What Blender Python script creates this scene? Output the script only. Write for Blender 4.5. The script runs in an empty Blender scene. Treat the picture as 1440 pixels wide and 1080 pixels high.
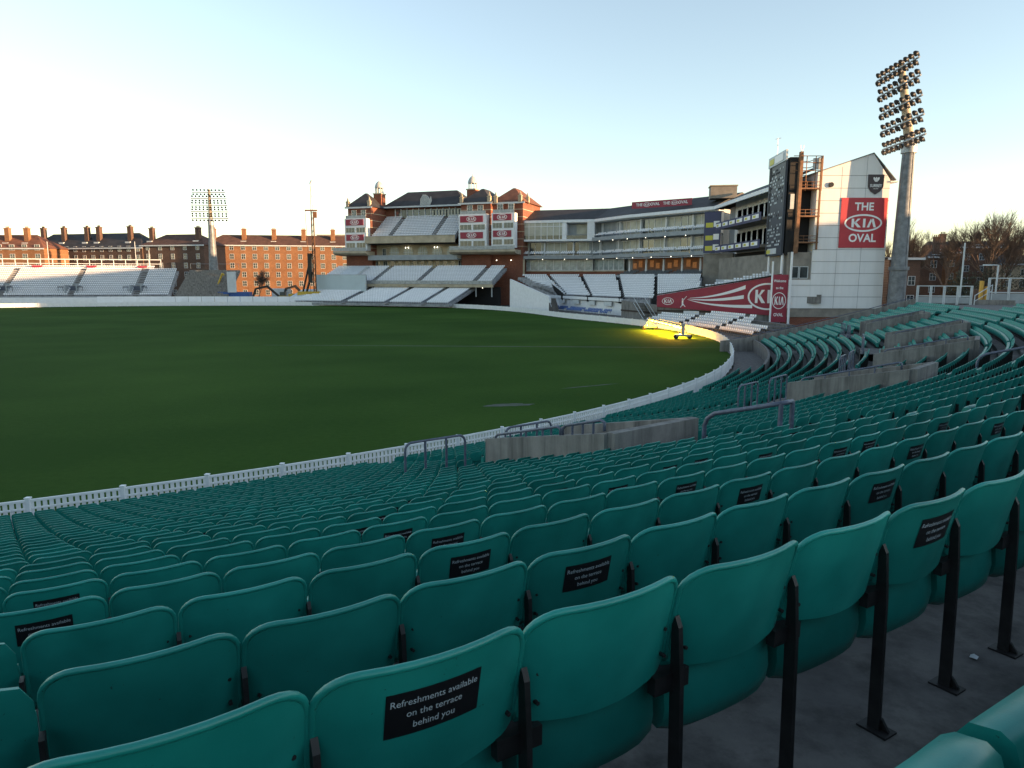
import bpy, math, random
import numpy as np
from mathutils import Vector
random.seed(7); R=math.radians; PI=math.pi
S=bpy.context.scene; COL=S.collection
# ------------------------------------------------ camera, sky, sun, exposure
CH=7.5; PITCH=.1508
cam=bpy.data.cameras.new('camera'); co=bpy.data.objects.new('camera',cam); COL.objects.link(co)
cam.sensor_width=36; cam.lens=983/1440*36; cam.clip_start=.05; cam.clip_end=3000
from mathutils import Matrix
co.matrix_world=Matrix.Translation((0,0,CH))@Matrix.Rotation(PI/2-PITCH,4,'X')@Matrix.Rotation(.0025,4,'Z')
S.camera=co
SUN_AZ=111.0; SUN_EL=5.5       # azimuth clockwise from +Y
w=bpy.data.worlds.new('World'); S.world=w; w.use_nodes=True
nt=w.node_tree; bg=nt.nodes['Background']
sky=nt.nodes.new('ShaderNodeTexSky'); sky.sky_type='NISHITA'; sky.sun_disc=False
sky.sun_elevation=R(SUN_EL); sky.sun_rotation=R(SUN_AZ); sky.altitude=20; sky.air_density=1.0; sky.dust_density=.3; sky.ozone_density=1.5
hs=nt.nodes.new('ShaderNodeHueSaturation'); hs.inputs['Saturation'].default_value=.75
nt.links.new(sky.outputs[0],hs.inputs['Color']); nt.links.new(hs.outputs[0],bg.inputs[0]); bg.inputs[1].default_value=.15
sd=bpy.data.lights.new('sun','SUN'); sd.energy=4.6; sd.angle=R(.5); sd.color=(1.0,.60,.30)
so=bpy.data.objects.new('sun',sd); COL.objects.link(so)
sv=Vector((math.sin(R(SUN_AZ))*math.cos(R(SUN_EL)),math.cos(R(SUN_AZ))*math.cos(R(SUN_EL)),math.sin(R(SUN_EL))))
so.rotation_euler=sv.to_track_quat('Z','Y').to_euler()
S.view_settings.view_transform='Standard'; S.view_settings.look='None'; S.view_settings.exposure=1.7; S.view_settings.gamma=1
# ------------------------------------------------ materials
def mat(name,col,rough=.6,metal=0,var=0,scale=4,spec=.5,bump=0,bscale=30,emit=None,es=1,col2=None,coat=0,coords='Object'):
    m=bpy.data.materials.new(name); m.use_nodes=True; t=m.node_tree; b=t.nodes['Principled BSDF']
    b.inputs['Base Color'].default_value=(*col,1); b.inputs['Roughness'].default_value=rough; b.inputs['Metallic'].default_value=metal
    b.inputs['Specular IOR Level'].default_value=spec; b.inputs['Coat Weight'].default_value=coat
    tc=t.nodes.new('ShaderNodeTexCoord')
    if var or col2:
        n=t.nodes.new('ShaderNodeTexNoise'); n.inputs['Scale'].default_value=scale; n.inputs['Detail'].default_value=6; n.inputs['Roughness'].default_value=.65
        r=t.nodes.new('ShaderNodeValToRGB'); c2=col2 or tuple(c*(1-var) for c in col); c1=col if col2 else tuple(min(1,c*(1+var)) for c in col)
        r.color_ramp.elements[0].position=.35; r.color_ramp.elements[1].position=.65
        r.color_ramp.elements[0].color=(*c2,1); r.color_ramp.elements[1].color=(*c1,1)
        t.links.new(tc.outputs[coords],n.inputs['Vector']); t.links.new(n.outputs['Fac'],r.inputs[0]); t.links.new(r.outputs[0],b.inputs['Base Color'])
    if bump:
        n2=t.nodes.new('ShaderNodeTexNoise'); n2.inputs['Scale'].default_value=bscale; n2.inputs['Detail'].default_value=4
        bp=t.nodes.new('ShaderNodeBump'); bp.inputs['Strength'].default_value=bump; bp.inputs['Distance'].default_value=.02
        t.links.new(tc.outputs[coords],n2.inputs['Vector']); t.links.new(n2.outputs['Fac'],bp.inputs['Height']); t.links.new(bp.outputs[0],b.inputs['Normal'])
    if emit: b.inputs['Emission Color'].default_value=(*emit,1); b.inputs['Emission Strength'].default_value=es
    return m
def brickmat(name,c1,c2,mortar,scale=1.0,rough=.85):
    m=bpy.data.materials.new(name); m.use_nodes=True; t=m.node_tree; b=t.nodes['Principled BSDF']; b.inputs['Roughness'].default_value=rough
    tc=t.nodes.new('ShaderNodeTexCoord'); mp=t.nodes.new('ShaderNodeMapping'); mp.inputs['Rotation'].default_value=(PI/2,0,0)
    br=t.nodes.new('ShaderNodeTexBrick'); br.inputs['Scale'].default_value=scale; br.inputs['Color1'].default_value=(*c1,1); br.inputs['Color2'].default_value=(*c2,1); br.inputs['Mortar'].default_value=(*mortar,1)
    br.inputs['Mortar Size'].default_value=.008; br.inputs['Brick Width'].default_value=.45; br.inputs['Row Height'].default_value=.15
    n=t.nodes.new('ShaderNodeTexNoise'); n.inputs['Scale'].default_value=.35; n.inputs['Detail'].default_value=8; mx=t.nodes.new('ShaderNodeMixRGB'); mx.blend_type='MULTIPLY'; mx.inputs[0].default_value=.55
    r=t.nodes.new('ShaderNodeValToRGB'); r.color_ramp.elements[0].position=.3; r.color_ramp.elements[0].color=(.55,.5,.48,1); r.color_ramp.elements[1].position=.7
    t.links.new(tc.outputs['Object'],mp.inputs[0]); t.links.new(mp.outputs[0],br.inputs['Vector']); t.links.new(tc.outputs['Object'],n.inputs['Vector']); t.links.new(n.outputs['Fac'],r.inputs[0])
    t.links.new(br.outputs['Color'],mx.inputs[1]); t.links.new(r.outputs[0],mx.inputs[2]); t.links.new(mx.outputs[0],b.inputs['Base Color'])
    return m
M={}
def seatmat(name,c,rough):
    m=bpy.data.materials.new(name); m.use_nodes=True; t=m.node_tree; b=t.nodes['Principled BSDF']; L=t.links.new; N=t.nodes.new
    tc=N('ShaderNodeTexCoord'); oi=N('ShaderNodeObjectInfo'); b.inputs['Specular IOR Level'].default_value=.5
    va=N('ShaderNodeVectorMath'); va.operation='ADD'; cb=N('ShaderNodeCombineXYZ'); mu=N('ShaderNodeMath'); mu.operation='MULTIPLY'; mu.inputs[1].default_value=57
    L(oi.outputs['Random'],mu.inputs[0]); L(mu.outputs[0],cb.inputs[0]); L(mu.outputs[0],cb.inputs[1]); L(tc.outputs['Object'],va.inputs[0]); L(cb.outputs[0],va.inputs[1])
    n=N('ShaderNodeTexNoise'); n.inputs['Scale'].default_value=5; n.inputs['Detail'].default_value=7; L(va.outputs[0],n.inputs['Vector'])
    r=N('ShaderNodeValToRGB'); r.color_ramp.elements[0].position=.3; r.color_ramp.elements[0].color=(c[0]*.8,c[1]*.8,c[2]*.8,1); r.color_ramp.elements[1].position=.72; r.color_ramp.elements[1].color=(c[0]*1.5+.004,c[1]*1.14,c[2]*1.14,1); L(n.outputs['Fac'],r.inputs[0])
    sp=N('ShaderNodeTexNoise'); sp.inputs['Scale'].default_value=75; sp.inputs['Detail'].default_value=2; L(va.outputs[0],sp.inputs['Vector'])
    sr=N('ShaderNodeValToRGB'); sr.color_ramp.elements[0].position=.74; sr.color_ramp.elements[0].color=(0,0,0,1); sr.color_ramp.elements[1].position=.78; L(sp.outputs['Fac'],sr.inputs[0])
    mx=N('ShaderNodeMixRGB'); mx.inputs[2].default_value=(c[0]*.3+.01,c[1]*.35,c[2]*.35,1); L(sr.outputs[0],mx.inputs[0]); L(r.outputs[0],mx.inputs[1])
    hv=N('ShaderNodeHueSaturation'); mr=N('ShaderNodeMapRange'); mr.inputs[3].default_value=.86; mr.inputs[4].default_value=1.14; L(oi.outputs['Random'],mr.inputs[0]); L(mr.outputs[0],hv.inputs['Value']); L(mx.outputs[0],hv.inputs['Color']); L(hv.outputs[0],b.inputs['Base Color'])
    rr_=N('ShaderNodeMapRange'); rr_.inputs[3].default_value=rough-.1; rr_.inputs[4].default_value=rough+.16; n3=N('ShaderNodeTexNoise'); n3.inputs['Scale'].default_value=14; n3.inputs['Detail'].default_value=5; L(va.outputs[0],n3.inputs['Vector']); L(n3.outputs['Fac'],rr_.inputs[0]); L(rr_.outputs[0],b.inputs['Roughness'])
    bp=N('ShaderNodeBump'); bp.inputs['Strength'].default_value=.06; bp.inputs['Distance'].default_value=.004; n4=N('ShaderNodeTexNoise'); n4.inputs['Scale'].default_value=220; L(tc.outputs['Object'],n4.inputs['Vector']); L(n4.outputs['Fac'],bp.inputs['Height']); L(bp.outputs[0],b.inputs['Normal'])
    return m
def stainmat(name,c1,c2,dark,sc=1.0):
    m=mat(name,c1,.9,col2=c2,scale=1.4*sc,bump=.3,bscale=22); t=m.node_tree; b=t.nodes['Principled BSDF']; L=t.links.new; N=t.nodes.new
    src=b.inputs['Base Color'].links[0].from_socket; tc=N('ShaderNodeTexCoord')
    mp=N('ShaderNodeMapping'); mp.inputs['Scale'].default_value=(2.6*sc,2.6*sc,.22*sc); n=N('ShaderNodeTexNoise'); n.inputs['Scale'].default_value=1.0; n.inputs['Detail'].default_value=8; n.inputs['Roughness'].default_value=.7
    L(tc.outputs['Object'],mp.inputs[0]); L(mp.outputs[0],n.inputs['Vector']); r=N('ShaderNodeValToRGB'); r.color_ramp.elements[0].position=.44; r.color_ramp.elements[0].color=(0,0,0,1); r.color_ramp.elements[1].position=.68; L(n.outputs['Fac'],r.inputs[0])
    mx=N('ShaderNodeMixRGB'); mx.inputs[2].default_value=(*dark,1); L(r.outputs[0],mx.inputs[0]); L(src,mx.inputs[1]); L(mx.outputs[0],b.inputs['Base Color'])
    return m
M['seat']=seatmat('seat_green',(.006,.222,.188),.33)
M['pan']=seatmat('seat_pan_green',(.005,.19,.162),.34)
M['steel']=mat('black_steel',(.014,.013,.014),.5,var=.4,scale=14)
M['bolt']=mat('bolt',(.03,.03,.03),.4,.6)
M['sticker']=mat('sticker_black',(.006,.006,.008),.45)
M['ink']=mat('sticker_ink',(.42,.48,.52),.6)
M['conc']=stainmat('concrete',(.17,.16,.15),(.10,.095,.095),(.05,.048,.046),1.6)
M['concl']=stainmat('concrete_light',(.25,.24,.225),(.17,.165,.155),(.085,.082,.078),1.0)
M['rust']=mat('brown_nosing',(.055,.035,.026),.85,col2=(.03,.022,.02),scale=6)
M['rail']=mat('grey_blue_rail',(.085,.10,.145),.42,var=.25,scale=9)
M['white']=mat('white_paint',(.72,.74,.76),.45,var=.06,scale=1.5)
M['wseat']=mat('white_seat',(.78,.80,.84),.4,var=.06,scale=.6)
M['wpan']=mat('white_seat_pan',(.52,.55,.60),.5)
M['offw']=mat('off_white',(.52,.56,.58),.55,var=.08,scale=.8)
M['cream']=mat('stone_cream',(.42,.36,.26),.8,var=.2,scale=.5)
M['brick']=brickmat('red_brick',(.24,.075,.04),(.17,.052,.03),(.30,.2,.15))
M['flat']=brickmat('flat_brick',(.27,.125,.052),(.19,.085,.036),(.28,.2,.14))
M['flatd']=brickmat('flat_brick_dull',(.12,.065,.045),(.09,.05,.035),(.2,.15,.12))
M['slate']=mat('slate_dark',(.032,.030,.032),.7,var=.3,scale=.5)
M['tile']=mat('brown_roof_tile',(.085,.042,.03),.85,var=.3,scale=.6)
M['redtile']=mat('red_roof_tile',(.15,.06,.035),.85,var=.3,scale=.7)
M['glass']=mat('dark_glass',(.05,.065,.07),.08,spec=.9,var=.5,scale=.35)
M['mast']=mat('mast_grey',(.17,.185,.20),.55,.3,var=.3,scale=1.2)
M['blind']=mat('window_blind',(.42,.42,.35),.35,var=.2,scale=.5)
M['maroon']=mat('maroon_sign',(.27,.02,.045),.5,var=.08,scale=.7)
M['ltr']=mat('white_lettering',(.82,.82,.82),.5)
M['grey']=mat('grey_panel',(.27,.30,.32),.55,var=.15,scale=.7)
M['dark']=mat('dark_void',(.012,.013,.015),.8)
M['navy']=mat('navy_banner',(.03,.035,.10),.5,var=.1,scale=1)
M['yellow']=mat('yellow_print',(.55,.5,.05),.5)
M['zinc']=mat('galvanised_steel',(.33,.35,.36),.5,.5,var=.25,scale=2)
M['blueseat']=mat('blue_seat',(.025,.09,.30),.45)
M['blackseat']=mat('black_seat',(.02,.03,.035),.4)
M['rusty']=mat('rusty_steel',(.20,.10,.05),.7,.2,var=.4,scale=1.5)
M['lead']=mat('lead_dome',(.40,.42,.42),.55,var=.2,scale=2)
M['clad']=stainmat('white_cladding',(.74,.75,.75),(.71,.72,.72),(.65,.66,.66),.3)
M['joint']=mat('cladding_joint',(.20,.21,.22),.7)
M['warm']=mat('warm_interior',(.05,.035,.028),.6,emit=(1,.36,.09),es=.012,var=.9,scale=.5)
M['tread']=mat('dark_tread',(.27,.28,.30),.9,var=.3,scale=1)
M['bulb']=mat('lamp_bulb',(1,1,1),.5,emit=(1,.9,.7),es=2.2)
M['hps']=mat('grow_lamp',(1,.9,.5),.5,emit=(1,.72,.22),es=10)
M['plant_y']=mat('machine_yellow',(.45,.30,.03),.5,var=.2,scale=2)
M['bark']=mat('bark',(.15,.10,.07),.9,var=.3,scale=2)
M['twig']=mat('twig',(.13,.095,.07),.9)
M['orange']=mat('orange_rig',(.16,.075,.035),.6,.2,var=.3,scale=1)
# ------------------------------------------------ mesh builder
class MB:
    def __init__(s): s.v=[]; s.f=[]; s.m=[]; s.sm=[]
    def add(s,vs,fs,mi=0,smooth=False):
        o=len(s.v); s.v+=[tuple(map(float,v)) for v in vs]; s.f+=[tuple(i+o for i in f) for f in fs]; s.m+=[mi]*len(fs); s.sm+=[smooth]*len(fs); return s
    def box(s,x0,x1,y0,y1,z0,z1,mi=0):
        v=[(x,y,z) for z in (z0,z1) for y in (y0,y1) for x in (x0,x1)]
        return s.add(v,[(0,2,3,1),(4,5,7,6),(0,1,5,4),(2,6,7,3),(0,4,6,2),(1,3,7,5)],mi)
    def obox(s,p0,p1,wd,z0,z1,mi=0,z0b=None,z1b=None):
        # upright slab from p0 to p1 (xy), thickness wd, z may vary at far end
        p0=Vector(p0[:2]);p1=Vector(p1[:2]);d=(p1-p0).normalized();n=Vector((-d.y,d.x))*wd/2
        z0b=z0 if z0b is None else z0b; z1b=z1 if z1b is None else z1b
        v=[(p0.x+n.x,p0.y+n.y,z0),(p0.x-n.x,p0.y-n.y,z0),(p1.x-n.x,p1.y-n.y,z0b),(p1.x+n.x,p1.y+n.y,z0b),(p0.x+n.x,p0.y+n.y,z1),(p0.x-n.x,p0.y-n.y,z1),(p1.x-n.x,p1.y-n.y,z1b),(p1.x+n.x,p1.y+n.y,z1b)]
        return s.add(v,[(0,3,2,1),(4,5,6,7),(0,1,5,4),(1,2,6,5),(2,3,7,6),(3,0,4,7)],mi)
    def bar(s,a,b,r,n=8,mi=0,r2=None,cap=True):
        a=Vector(a);b=Vector(b);d=(b-a)
        if d.length<1e-6:return s
        d.normalize();u=d.orthogonal().normalized();v=d.cross(u);r2=r if r2 is None else r2
        vs=[a+(u*math.cos(2*PI*k/n)+v*math.sin(2*PI*k/n))*r for k in range(n)]+[b+(u*math.cos(2*PI*k/n)+v*math.sin(2*PI*k/n))*r2 for k in range(n)]
        s.add(vs,[(k,(k+1)%n,n+(k+1)%n,n+k) for k in range(n)],mi,n>5)
        if cap: s.add(vs,[tuple(range(n-1,-1,-1)),tuple(range(n,2*n))],mi)
        return s
    def tube(s,pts,r,n=8,mi=0,closed=False):
        pts=[Vector(p) for p in pts]; N=len(pts); rings=[]
        pu=None
        for i,p in enumerate(pts):
            a=pts[i-1] if (i>0 or closed) else p; b=pts[(i+1)%N] if (i<N-1 or closed) else p
            d=(b-a).normalized()
            u=(pu-d*pu.dot(d)).normalized() if pu is not None and (pu-d*pu.dot(d)).length>1e-4 else d.orthogonal().normalized()
            pu=u; v=d.cross(u); rings.append([p+(u*math.cos(2*PI*k/n)+v*math.sin(2*PI*k/n))*r for k in range(n)])
        vs=[q for g in rings for q in g]; fs=[]
        for i in range(N if closed else N-1):
            j=(i+1)%N
            fs+=[(i*n+k,i*n+(k+1)%n,j*n+(k+1)%n,j*n+k) for k in range(n)]
        if not closed: fs+=[tuple(range(n-1,-1,-1)),tuple((N-1)*n+k for k in range(n))]
        return s.add(vs,fs,mi,True)
    def prism(s,poly,h0,h1,axis='z',mi=0):
        n=len(poly)
        def P(a,b,c): return (a,b,c) if axis=='z' else ((a,c,b) if axis=='y' else (c,a,b))
        vs=[P(a,b,h0) for a,b in poly]+[P(a,b,h1) for a,b in poly]
        return s.add(vs,[tuple(range(n-1,-1,-1)),tuple(range(n,2*n))]+[(k,(k+1)%n,n+(k+1)%n,n+k) for k in range(n)],mi)
    def lathe(s,prof,n=12,cx=0,cy=0,mi=0):
        vs=[(cx+r*math.cos(2*PI*k/n),cy+r*math.sin(2*PI*k/n),z) for r,z in prof for k in range(n)]
        return s.add(vs,[(i*n+k,i*n+(k+1)%n,(i+1)*n+(k+1)%n,(i+1)*n+k) for i in range(len(prof)-1) for k in range(n)]+[tuple((len(prof)-1)*n+k for k in range(n))],mi,True)
    def mesh(s,name,mats):
        me=bpy.data.meshes.new(name); me.from_pydata(s.v,[],s.f)
        for m in mats: me.materials.append(M[m] if isinstance(m,str) else m)
        me.polygons.foreach_set('material_index',s.m); me.polygons.foreach_set('use_smooth',s.sm); me.update(); return me
    def build(s,name,mats,parent=None,loc=None,rz=None):
        if isinstance(mats,str): mats=[mats]
        o=bpy.data.objects.new(name,s.mesh(name,mats)); COL.objects.link(o)
        if parent: o.parent=parent
        if loc: o.location=loc
        if rz is not None: o.rotation_euler=(0,0,rz)
        return o
def tag(o,label=None,cat=None,group=None,kind=None):
    if label:o['label']=label
    if cat:o['category']=cat
    if group:o['group']=group
    if kind:o['kind']=kind
    return o
def thing(name,label,cat,loc=(0,0,0),rz=0,group=None):
    o=bpy.data.objects.new(name,None); COL.objects.link(o); o.location=loc; o.rotation_euler=(0,0,rz); o.empty_display_size=.2
    return tag(o,label,cat,group)
def link(me,name,parent=None,loc=(0,0,0),rz=0):
    o=bpy.data.objects.new(name,me); COL.objects.link(o); o.parent=parent; o.location=loc; o.rotation_euler=(0,0,rz); return o
ORD='zeroth first second third fourth fifth sixth seventh eighth ninth tenth eleventh twelfth thirteenth fourteenth fifteenth sixteenth seventeenth eighteenth nineteenth twentieth'.split()
def ordn(n):
    if n<=20:return ORD[n]
    return {2:'twenty',3:'thirty',4:'forty',5:'fifty'}[n//10]+'-'+ORD[n%10] if n%10 else {3:'thirtieth',4:'fortieth',5:'fiftieth'}[n//10]
_tc={}
def text_mesh(txt,h,bold=.0,sx=1.0,sp=1.0):
    """text centred on 0, in local XZ plane facing -Y; returns verts, faces"""
    k=(txt,bold,sp)
    if k not in _tc:
        c=bpy.data.curves.new('t','FONT'); c.body=txt; c.size=1; c.align_x='CENTER'; c.align_y='CENTER'; c.offset=bold; c.resolution_u=3; c.space_character=sp; c.space_line=1.0
        o=bpy.data.objects.new('t',c); COL.objects.link(o); bpy.context.view_layer.update()
        me=o.to_mesh(); v=[tuple(q.co) for q in me.vertices]; f=[tuple(p.vertices) for p in me.polygons]
        o.to_mesh_clear(); bpy.data.objects.remove(o); bpy.data.curves.remove(c); _tc[k]=(v,f)
    v,f=_tc[k]; return [(a*h*sx,0,b*h) for a,b,_ in v],f
def ring(mb,cx,cz,a,b,t,y,n=40,mi=0):
    vs=[(cx+a*math.cos(2*PI*k/n),y,cz+b*math.sin(2*PI*k/n)) for k in range(n)]+[(cx+(a-t)*math.cos(2*PI*k/n),y,cz+(b-t)*math.sin(2*PI*k/n)) for k in range(n)]
    mb.add(vs,[(k,(k+1)%n,n+(k+1)%n,n+k) for k in range(n)],mi)
def logo(mb,cx,cz,wd,y,mi=0,hf=.52,t=.045):
    """oval badge with the three letters, width wd, facing -Y"""
    a=wd/2;b=wd*hf/2;ring(mb,cx,cz,a,b,wd*t,y,mi=mi)
    h=b*.98;w_=a*.36;st=w_*.36
    z0=cz-h/2;z1=cz+h/2
    def q(p): mb.add([(cx+px,y,pz) for px,pz in p],[tuple(range(len(p)))],mi)
    xk=-a*.62
    q([(xk,z0),(xk+st,z0),(xk+st,z1),(xk,z1)])
    q([(xk+st,cz-h*.02),(xk+w_*.85,z1),(xk+w_*1.3,z1),(xk+st*1.9,cz+h*.06)])
    q([(xk+st,cz+h*.16),(xk+st,cz-h*.02),(xk+w_*.9,z0),(xk+w_*1.42,z0),(xk+st*1.9,cz+h*.12)])
    q([(-st*.1,z0),(st*.9,z0),(st*.9,z1),(-st*.1,z1)])
    xa=a*.20
    q([(xa,z0),(xa+st,z0),(xa+w_*.72,z1-h*.22),(xa+w_*.72,z1),(xa+w_*.5,z1)])
    q([(xa+w_*.5,z1),(xa+w_*.95,z1),(xa+w_*1.35,z0),(xa+w_*1.35-st,z0),(xa+w_*.66,z1-h*.2)])
# ------------------------------------------------ the bowl
C=(-49.5,82.8); F0=1040
SP=.522
def rr(i): return 73.45+.8373*i
def tz(i):
    i=float(i); n=int(math.floor(i)); f=lambda k: .176+.00355*k if k<=18 else .2415
    return .15+sum(f(k) for k in range(1,n+1))+(i-n)*f(n+1)
def pol(r,ph): a=R(ph); return (C[0]+r*math.cos(a),C[1]+r*math.sin(a))
def proj(x,y,z):
    z=z-CH;w_=y*math.cos(PITCH)-z*math.sin(PITCH);v=y*math.sin(PITCH)+z*math.cos(PITCH)
    if w_<.05: return None
    return 720+983*x/w_,540-983*v/w_,w_
def rowmax(ph): return 28 if ph<-31.0 else (22 if ph<-20 else 20)
VOM=[(-53.15,10.7,14.8,1.2),(-44.1,12.2,15.9,1.2),(-35.1,12.1,16.1,1.2),(-25.9,12.1,16.4,1.2),(-16.6,12.1,16.5,1.2)]
VW=1.65; LB=2.4
END=-8.6
def in_vom(i,ph):
    for p,lo,hi,h in VOM:
        if p<ph<p+VW and lo<=i<=hi: return True
    return False
def in_land(i,ph,m=0):
    for p,lo,hi,h in VOM:
        if p-.75-m<ph<p+VW+.75+m and lo-LB<=i<lo: return tz(lo)
    return None
def in_aisle(i,ph,r):
    hw=.62/r*180/PI
    for p,lo,hi,h in VOM:
        c=p+VW/2
        if i>hi and abs(ph-c)<hw: return True
        if i<lo-LB and abs(ph-c)<hw: return True
    return False
# terracing
brk=sorted(set([-88+.8*k for k in range(100) if -88+.8*k<END-.3]+[END]+[v[0] for v in VOM]+[v[0]+VW for v in VOM]+[v[0]-.75 for v in VOM]+[v[0]+VW+.75 for v in VOM]+[-31.0,-20.0,-25.5]))
tb=MB()
for a,b in zip(brk[:-1],brk[1:]):
    m=(a+b)/2; mx=rowmax(m)
    for i in range(0,mx+1):
        if m>-25.5 and i<3: continue
        if in_vom(i,m): continue
        r0=rr(i)-.4965; r1=rr(i)+.34; z=tz(i)
        zb=tz(i-1) if i>0 else -.1
        if m>-25.5 and i==3: zb=.1
        if in_land(i,m) is not None: z=in_land(i,m)
        if i>0 and in_land(i-1,m) is not None: zb=min(in_land(i-1,m),z-.01)
        p=[pol(r0,a),pol(r0,b),pol(r1,b),pol(r1,a)]
        tb.add([(*q,z) for q in p],[(3,2,1,0)] ,0)
        tb.add([(*p[0],zb),(*p[1],zb),(*p[1],z),(*p[0],z)],[(0,1,2,3)],0)
        if i>=27: # brown edge strip
            q=[pol(r0-.012,a),pol(r0-.012,b),pol(r0+.16,b),pol(r0+.16,a)]
            tb.add([(*t_,z+.006) for t_ in q],[(3,2,1,0)],1)
            tb.add([(*q[0],z-.2),(*q[1],z-.2),(*q[1],z+.006),(*q[0],z+.006)],[(0,1,2,3)],1)
    # rear terrace deck
    zt=5.02 if m>-31 else tz(28)
    r1=rr(mx)+.34; p=[pol(r1,a),pol(r1,b),pol(112,b),pol(112,a)]
    tb.add([(*q,zt) for q in p],[(3,2,1,0)],0)
    tb.add([(*p[0],tz(mx)),(*p[1],tz(mx)),(*p[1],zt),(*p[0],zt)],[(0,1,2,3)],0)
    tb.add([(*p[2],-.1),(*p[3],-.1),(*p[3],zt),(*p[2],zt)],[(0,1,2,3)],0)
# step between the two deck levels
p=[pol(rr(22)+.34,-31.0),pol(112,-31.0)]
tb.add([(*p[0],4.5),(*p[1],4.5),(*p[1],tz(28)),(*p[0],tz(28))],[(0,1,2,3)],0)
ter=thing('seating_terrace','concrete stepped terrace under the green seats, with brown painted step edges','terrace',(C[0],C[1],0))
def rel(mb,o): mb.v=[(x-o[0],y-o[1],z) for x,y,z in mb.v]; return mb
rel(tb,C).build('steps',['conc','rust'],ter)
wk=MB()
for a,b in zip(brk[:-1],brk[1:]):
    if a>=-25.5-1e-6:
        p=[pol(72.4,a),pol(72.4,b),pol(75.3,b),pol(75.3,a)]; wk.add([(*q,.1) for q in p],[(3,2,1,0)])
        z1=tz(3)+.62
        q=[pol(75.02,a),pol(75.02,b),pol(75.2,b),pol(75.2,a)]
        wk.add([(*t_,z1) for t_ in q],[(3,2,1,0)]); wk.add([(*q[0],.1),(*q[1],.1),(*q[1],z1),(*q[0],z1)],[(0,1,2,3)]); wk.add([(*q[3],.1),(*q[2],.1),(*q[2],z1),(*q[3],z1)],[(3,2,1,0)])
rel(wk,C).build('walkway','conc',ter)
# end wall
ew=thing('concrete_end_wall','long low concrete wall closing the far end of the green seats, pipe rail on top','wall',(*pol(75,END),0))
o0=pol(75,END)
mb=MB(); pr=None
for i in range(0,21):
    a=pol(rr(i)-.7165+ (0 if i else -.9),END+.12);b=pol(rr(i+1)-.7165,END+.12)
    mb.obox(a,b,.22,-.1,tz(i)+.95,0,-.1,tz(i+1)+.95)
a=pol(rr(21)-.7165,END+.12);b=pol(112,END+.12); mb.obox(a,b,.22,-.1,tz(21)+.95,0,-.1,tz(21)+.6)
rel(mb,o0).build('wall','concl',ew)
mb=MB().tube([(*pol(rr(i)-.7,END+.12),tz(i)+1.12) for i in range(0,22)],.035,6)
for i in range(0,22,3): q=pol(rr(i)-.7,END+.12); mb.bar((*q,tz(i)+.8),(*q,tz(i)+1.12),.025,6)
rel(mb,o0).build('pipe_rail','rail',ew)
# vomitories
where=['nearest the camera','second from the camera','third from the camera','fourth from the camera','farthest from the camera']
for k,(p,lo,hi,h) in enumerate(VOM):
    o=pol(rr(lo),p); t=thing('vomitory','concrete vomitory entrance among the green seats, '+where[k],'entrance',(*o,0),0,'vomitory entrances in the green seating')
    fl=tz(lo)-1.6
    for s_,pp in ((0,p-.07),(1,p+VW+.07)):
        mb=MB(); a=pol(rr(lo)-.72,pp);b=pol(rr(hi)+.1,pp); mb.obox(a,b,.2,fl,tz(lo)+h,0,fl,tz(hi)+h)
        rel(mb,o).build('side_wall','concl',t)
    mb=MB(); a=pol(rr(hi)+.2,p-.07);b=pol(rr(hi)+.2,p+VW+.07); mb.obox(a,b,.2,fl,tz(hi)+h+.02); rel(mb,o).build('end_wall','concl',t)
    mb=MB(); q=[pol(rr(lo)-.72,p),pol(rr(lo)-.72,p+VW),pol(rr(hi)+.1,p+VW),pol(rr(hi)+.1,p)]; mb.add([(*c,fl+.05) for c in q],[(3,2,1,0)])
    # stair up to the seats
    for s_ in range(6):
        ra=rr(lo)-.72+.28*s_; zt=tz(lo)-.25*(s_+1)+.0
        q=[pol(ra,p+.05),pol(ra,p+VW-.05),pol(ra+.28,p+VW-.05),pol(ra+.28,p+.05)]; mb.prism(q,fl,zt)
    rel(mb,o).build('floor','conc',t)
    # rails on the near wall
    def wl(i,dz): q=pol(rr(i),p-.07); f=(i-lo+.86)/(hi-lo+1); return (*q,tz(i)+h+dz)
    segs=[(lo-.5,lo+(hi-lo)*.6),(lo+(hi-lo)*.62,hi)] if k==0 else [(lo-.3,hi-.2)]
    for a,b in segs:
        mb=MB(); n=8; hh=.26
        pts=[wl(a,.02),wl(a,hh-.06),wl(a+.12,hh)]+[wl(a+.12+(b-a-.24)*j/n,hh) for j in range(1,n)]+[wl(b-.12,hh),wl(b,hh-.06),wl(b,.02)]
        mb.tube(pts,.035,6)
        for j in range(1,4): x=a+(b-a)*j/4; mb.bar(wl(x,0),wl(x,hh),.028,6)
        rel(mb,o).build('wall_rail','rail',t)
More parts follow.
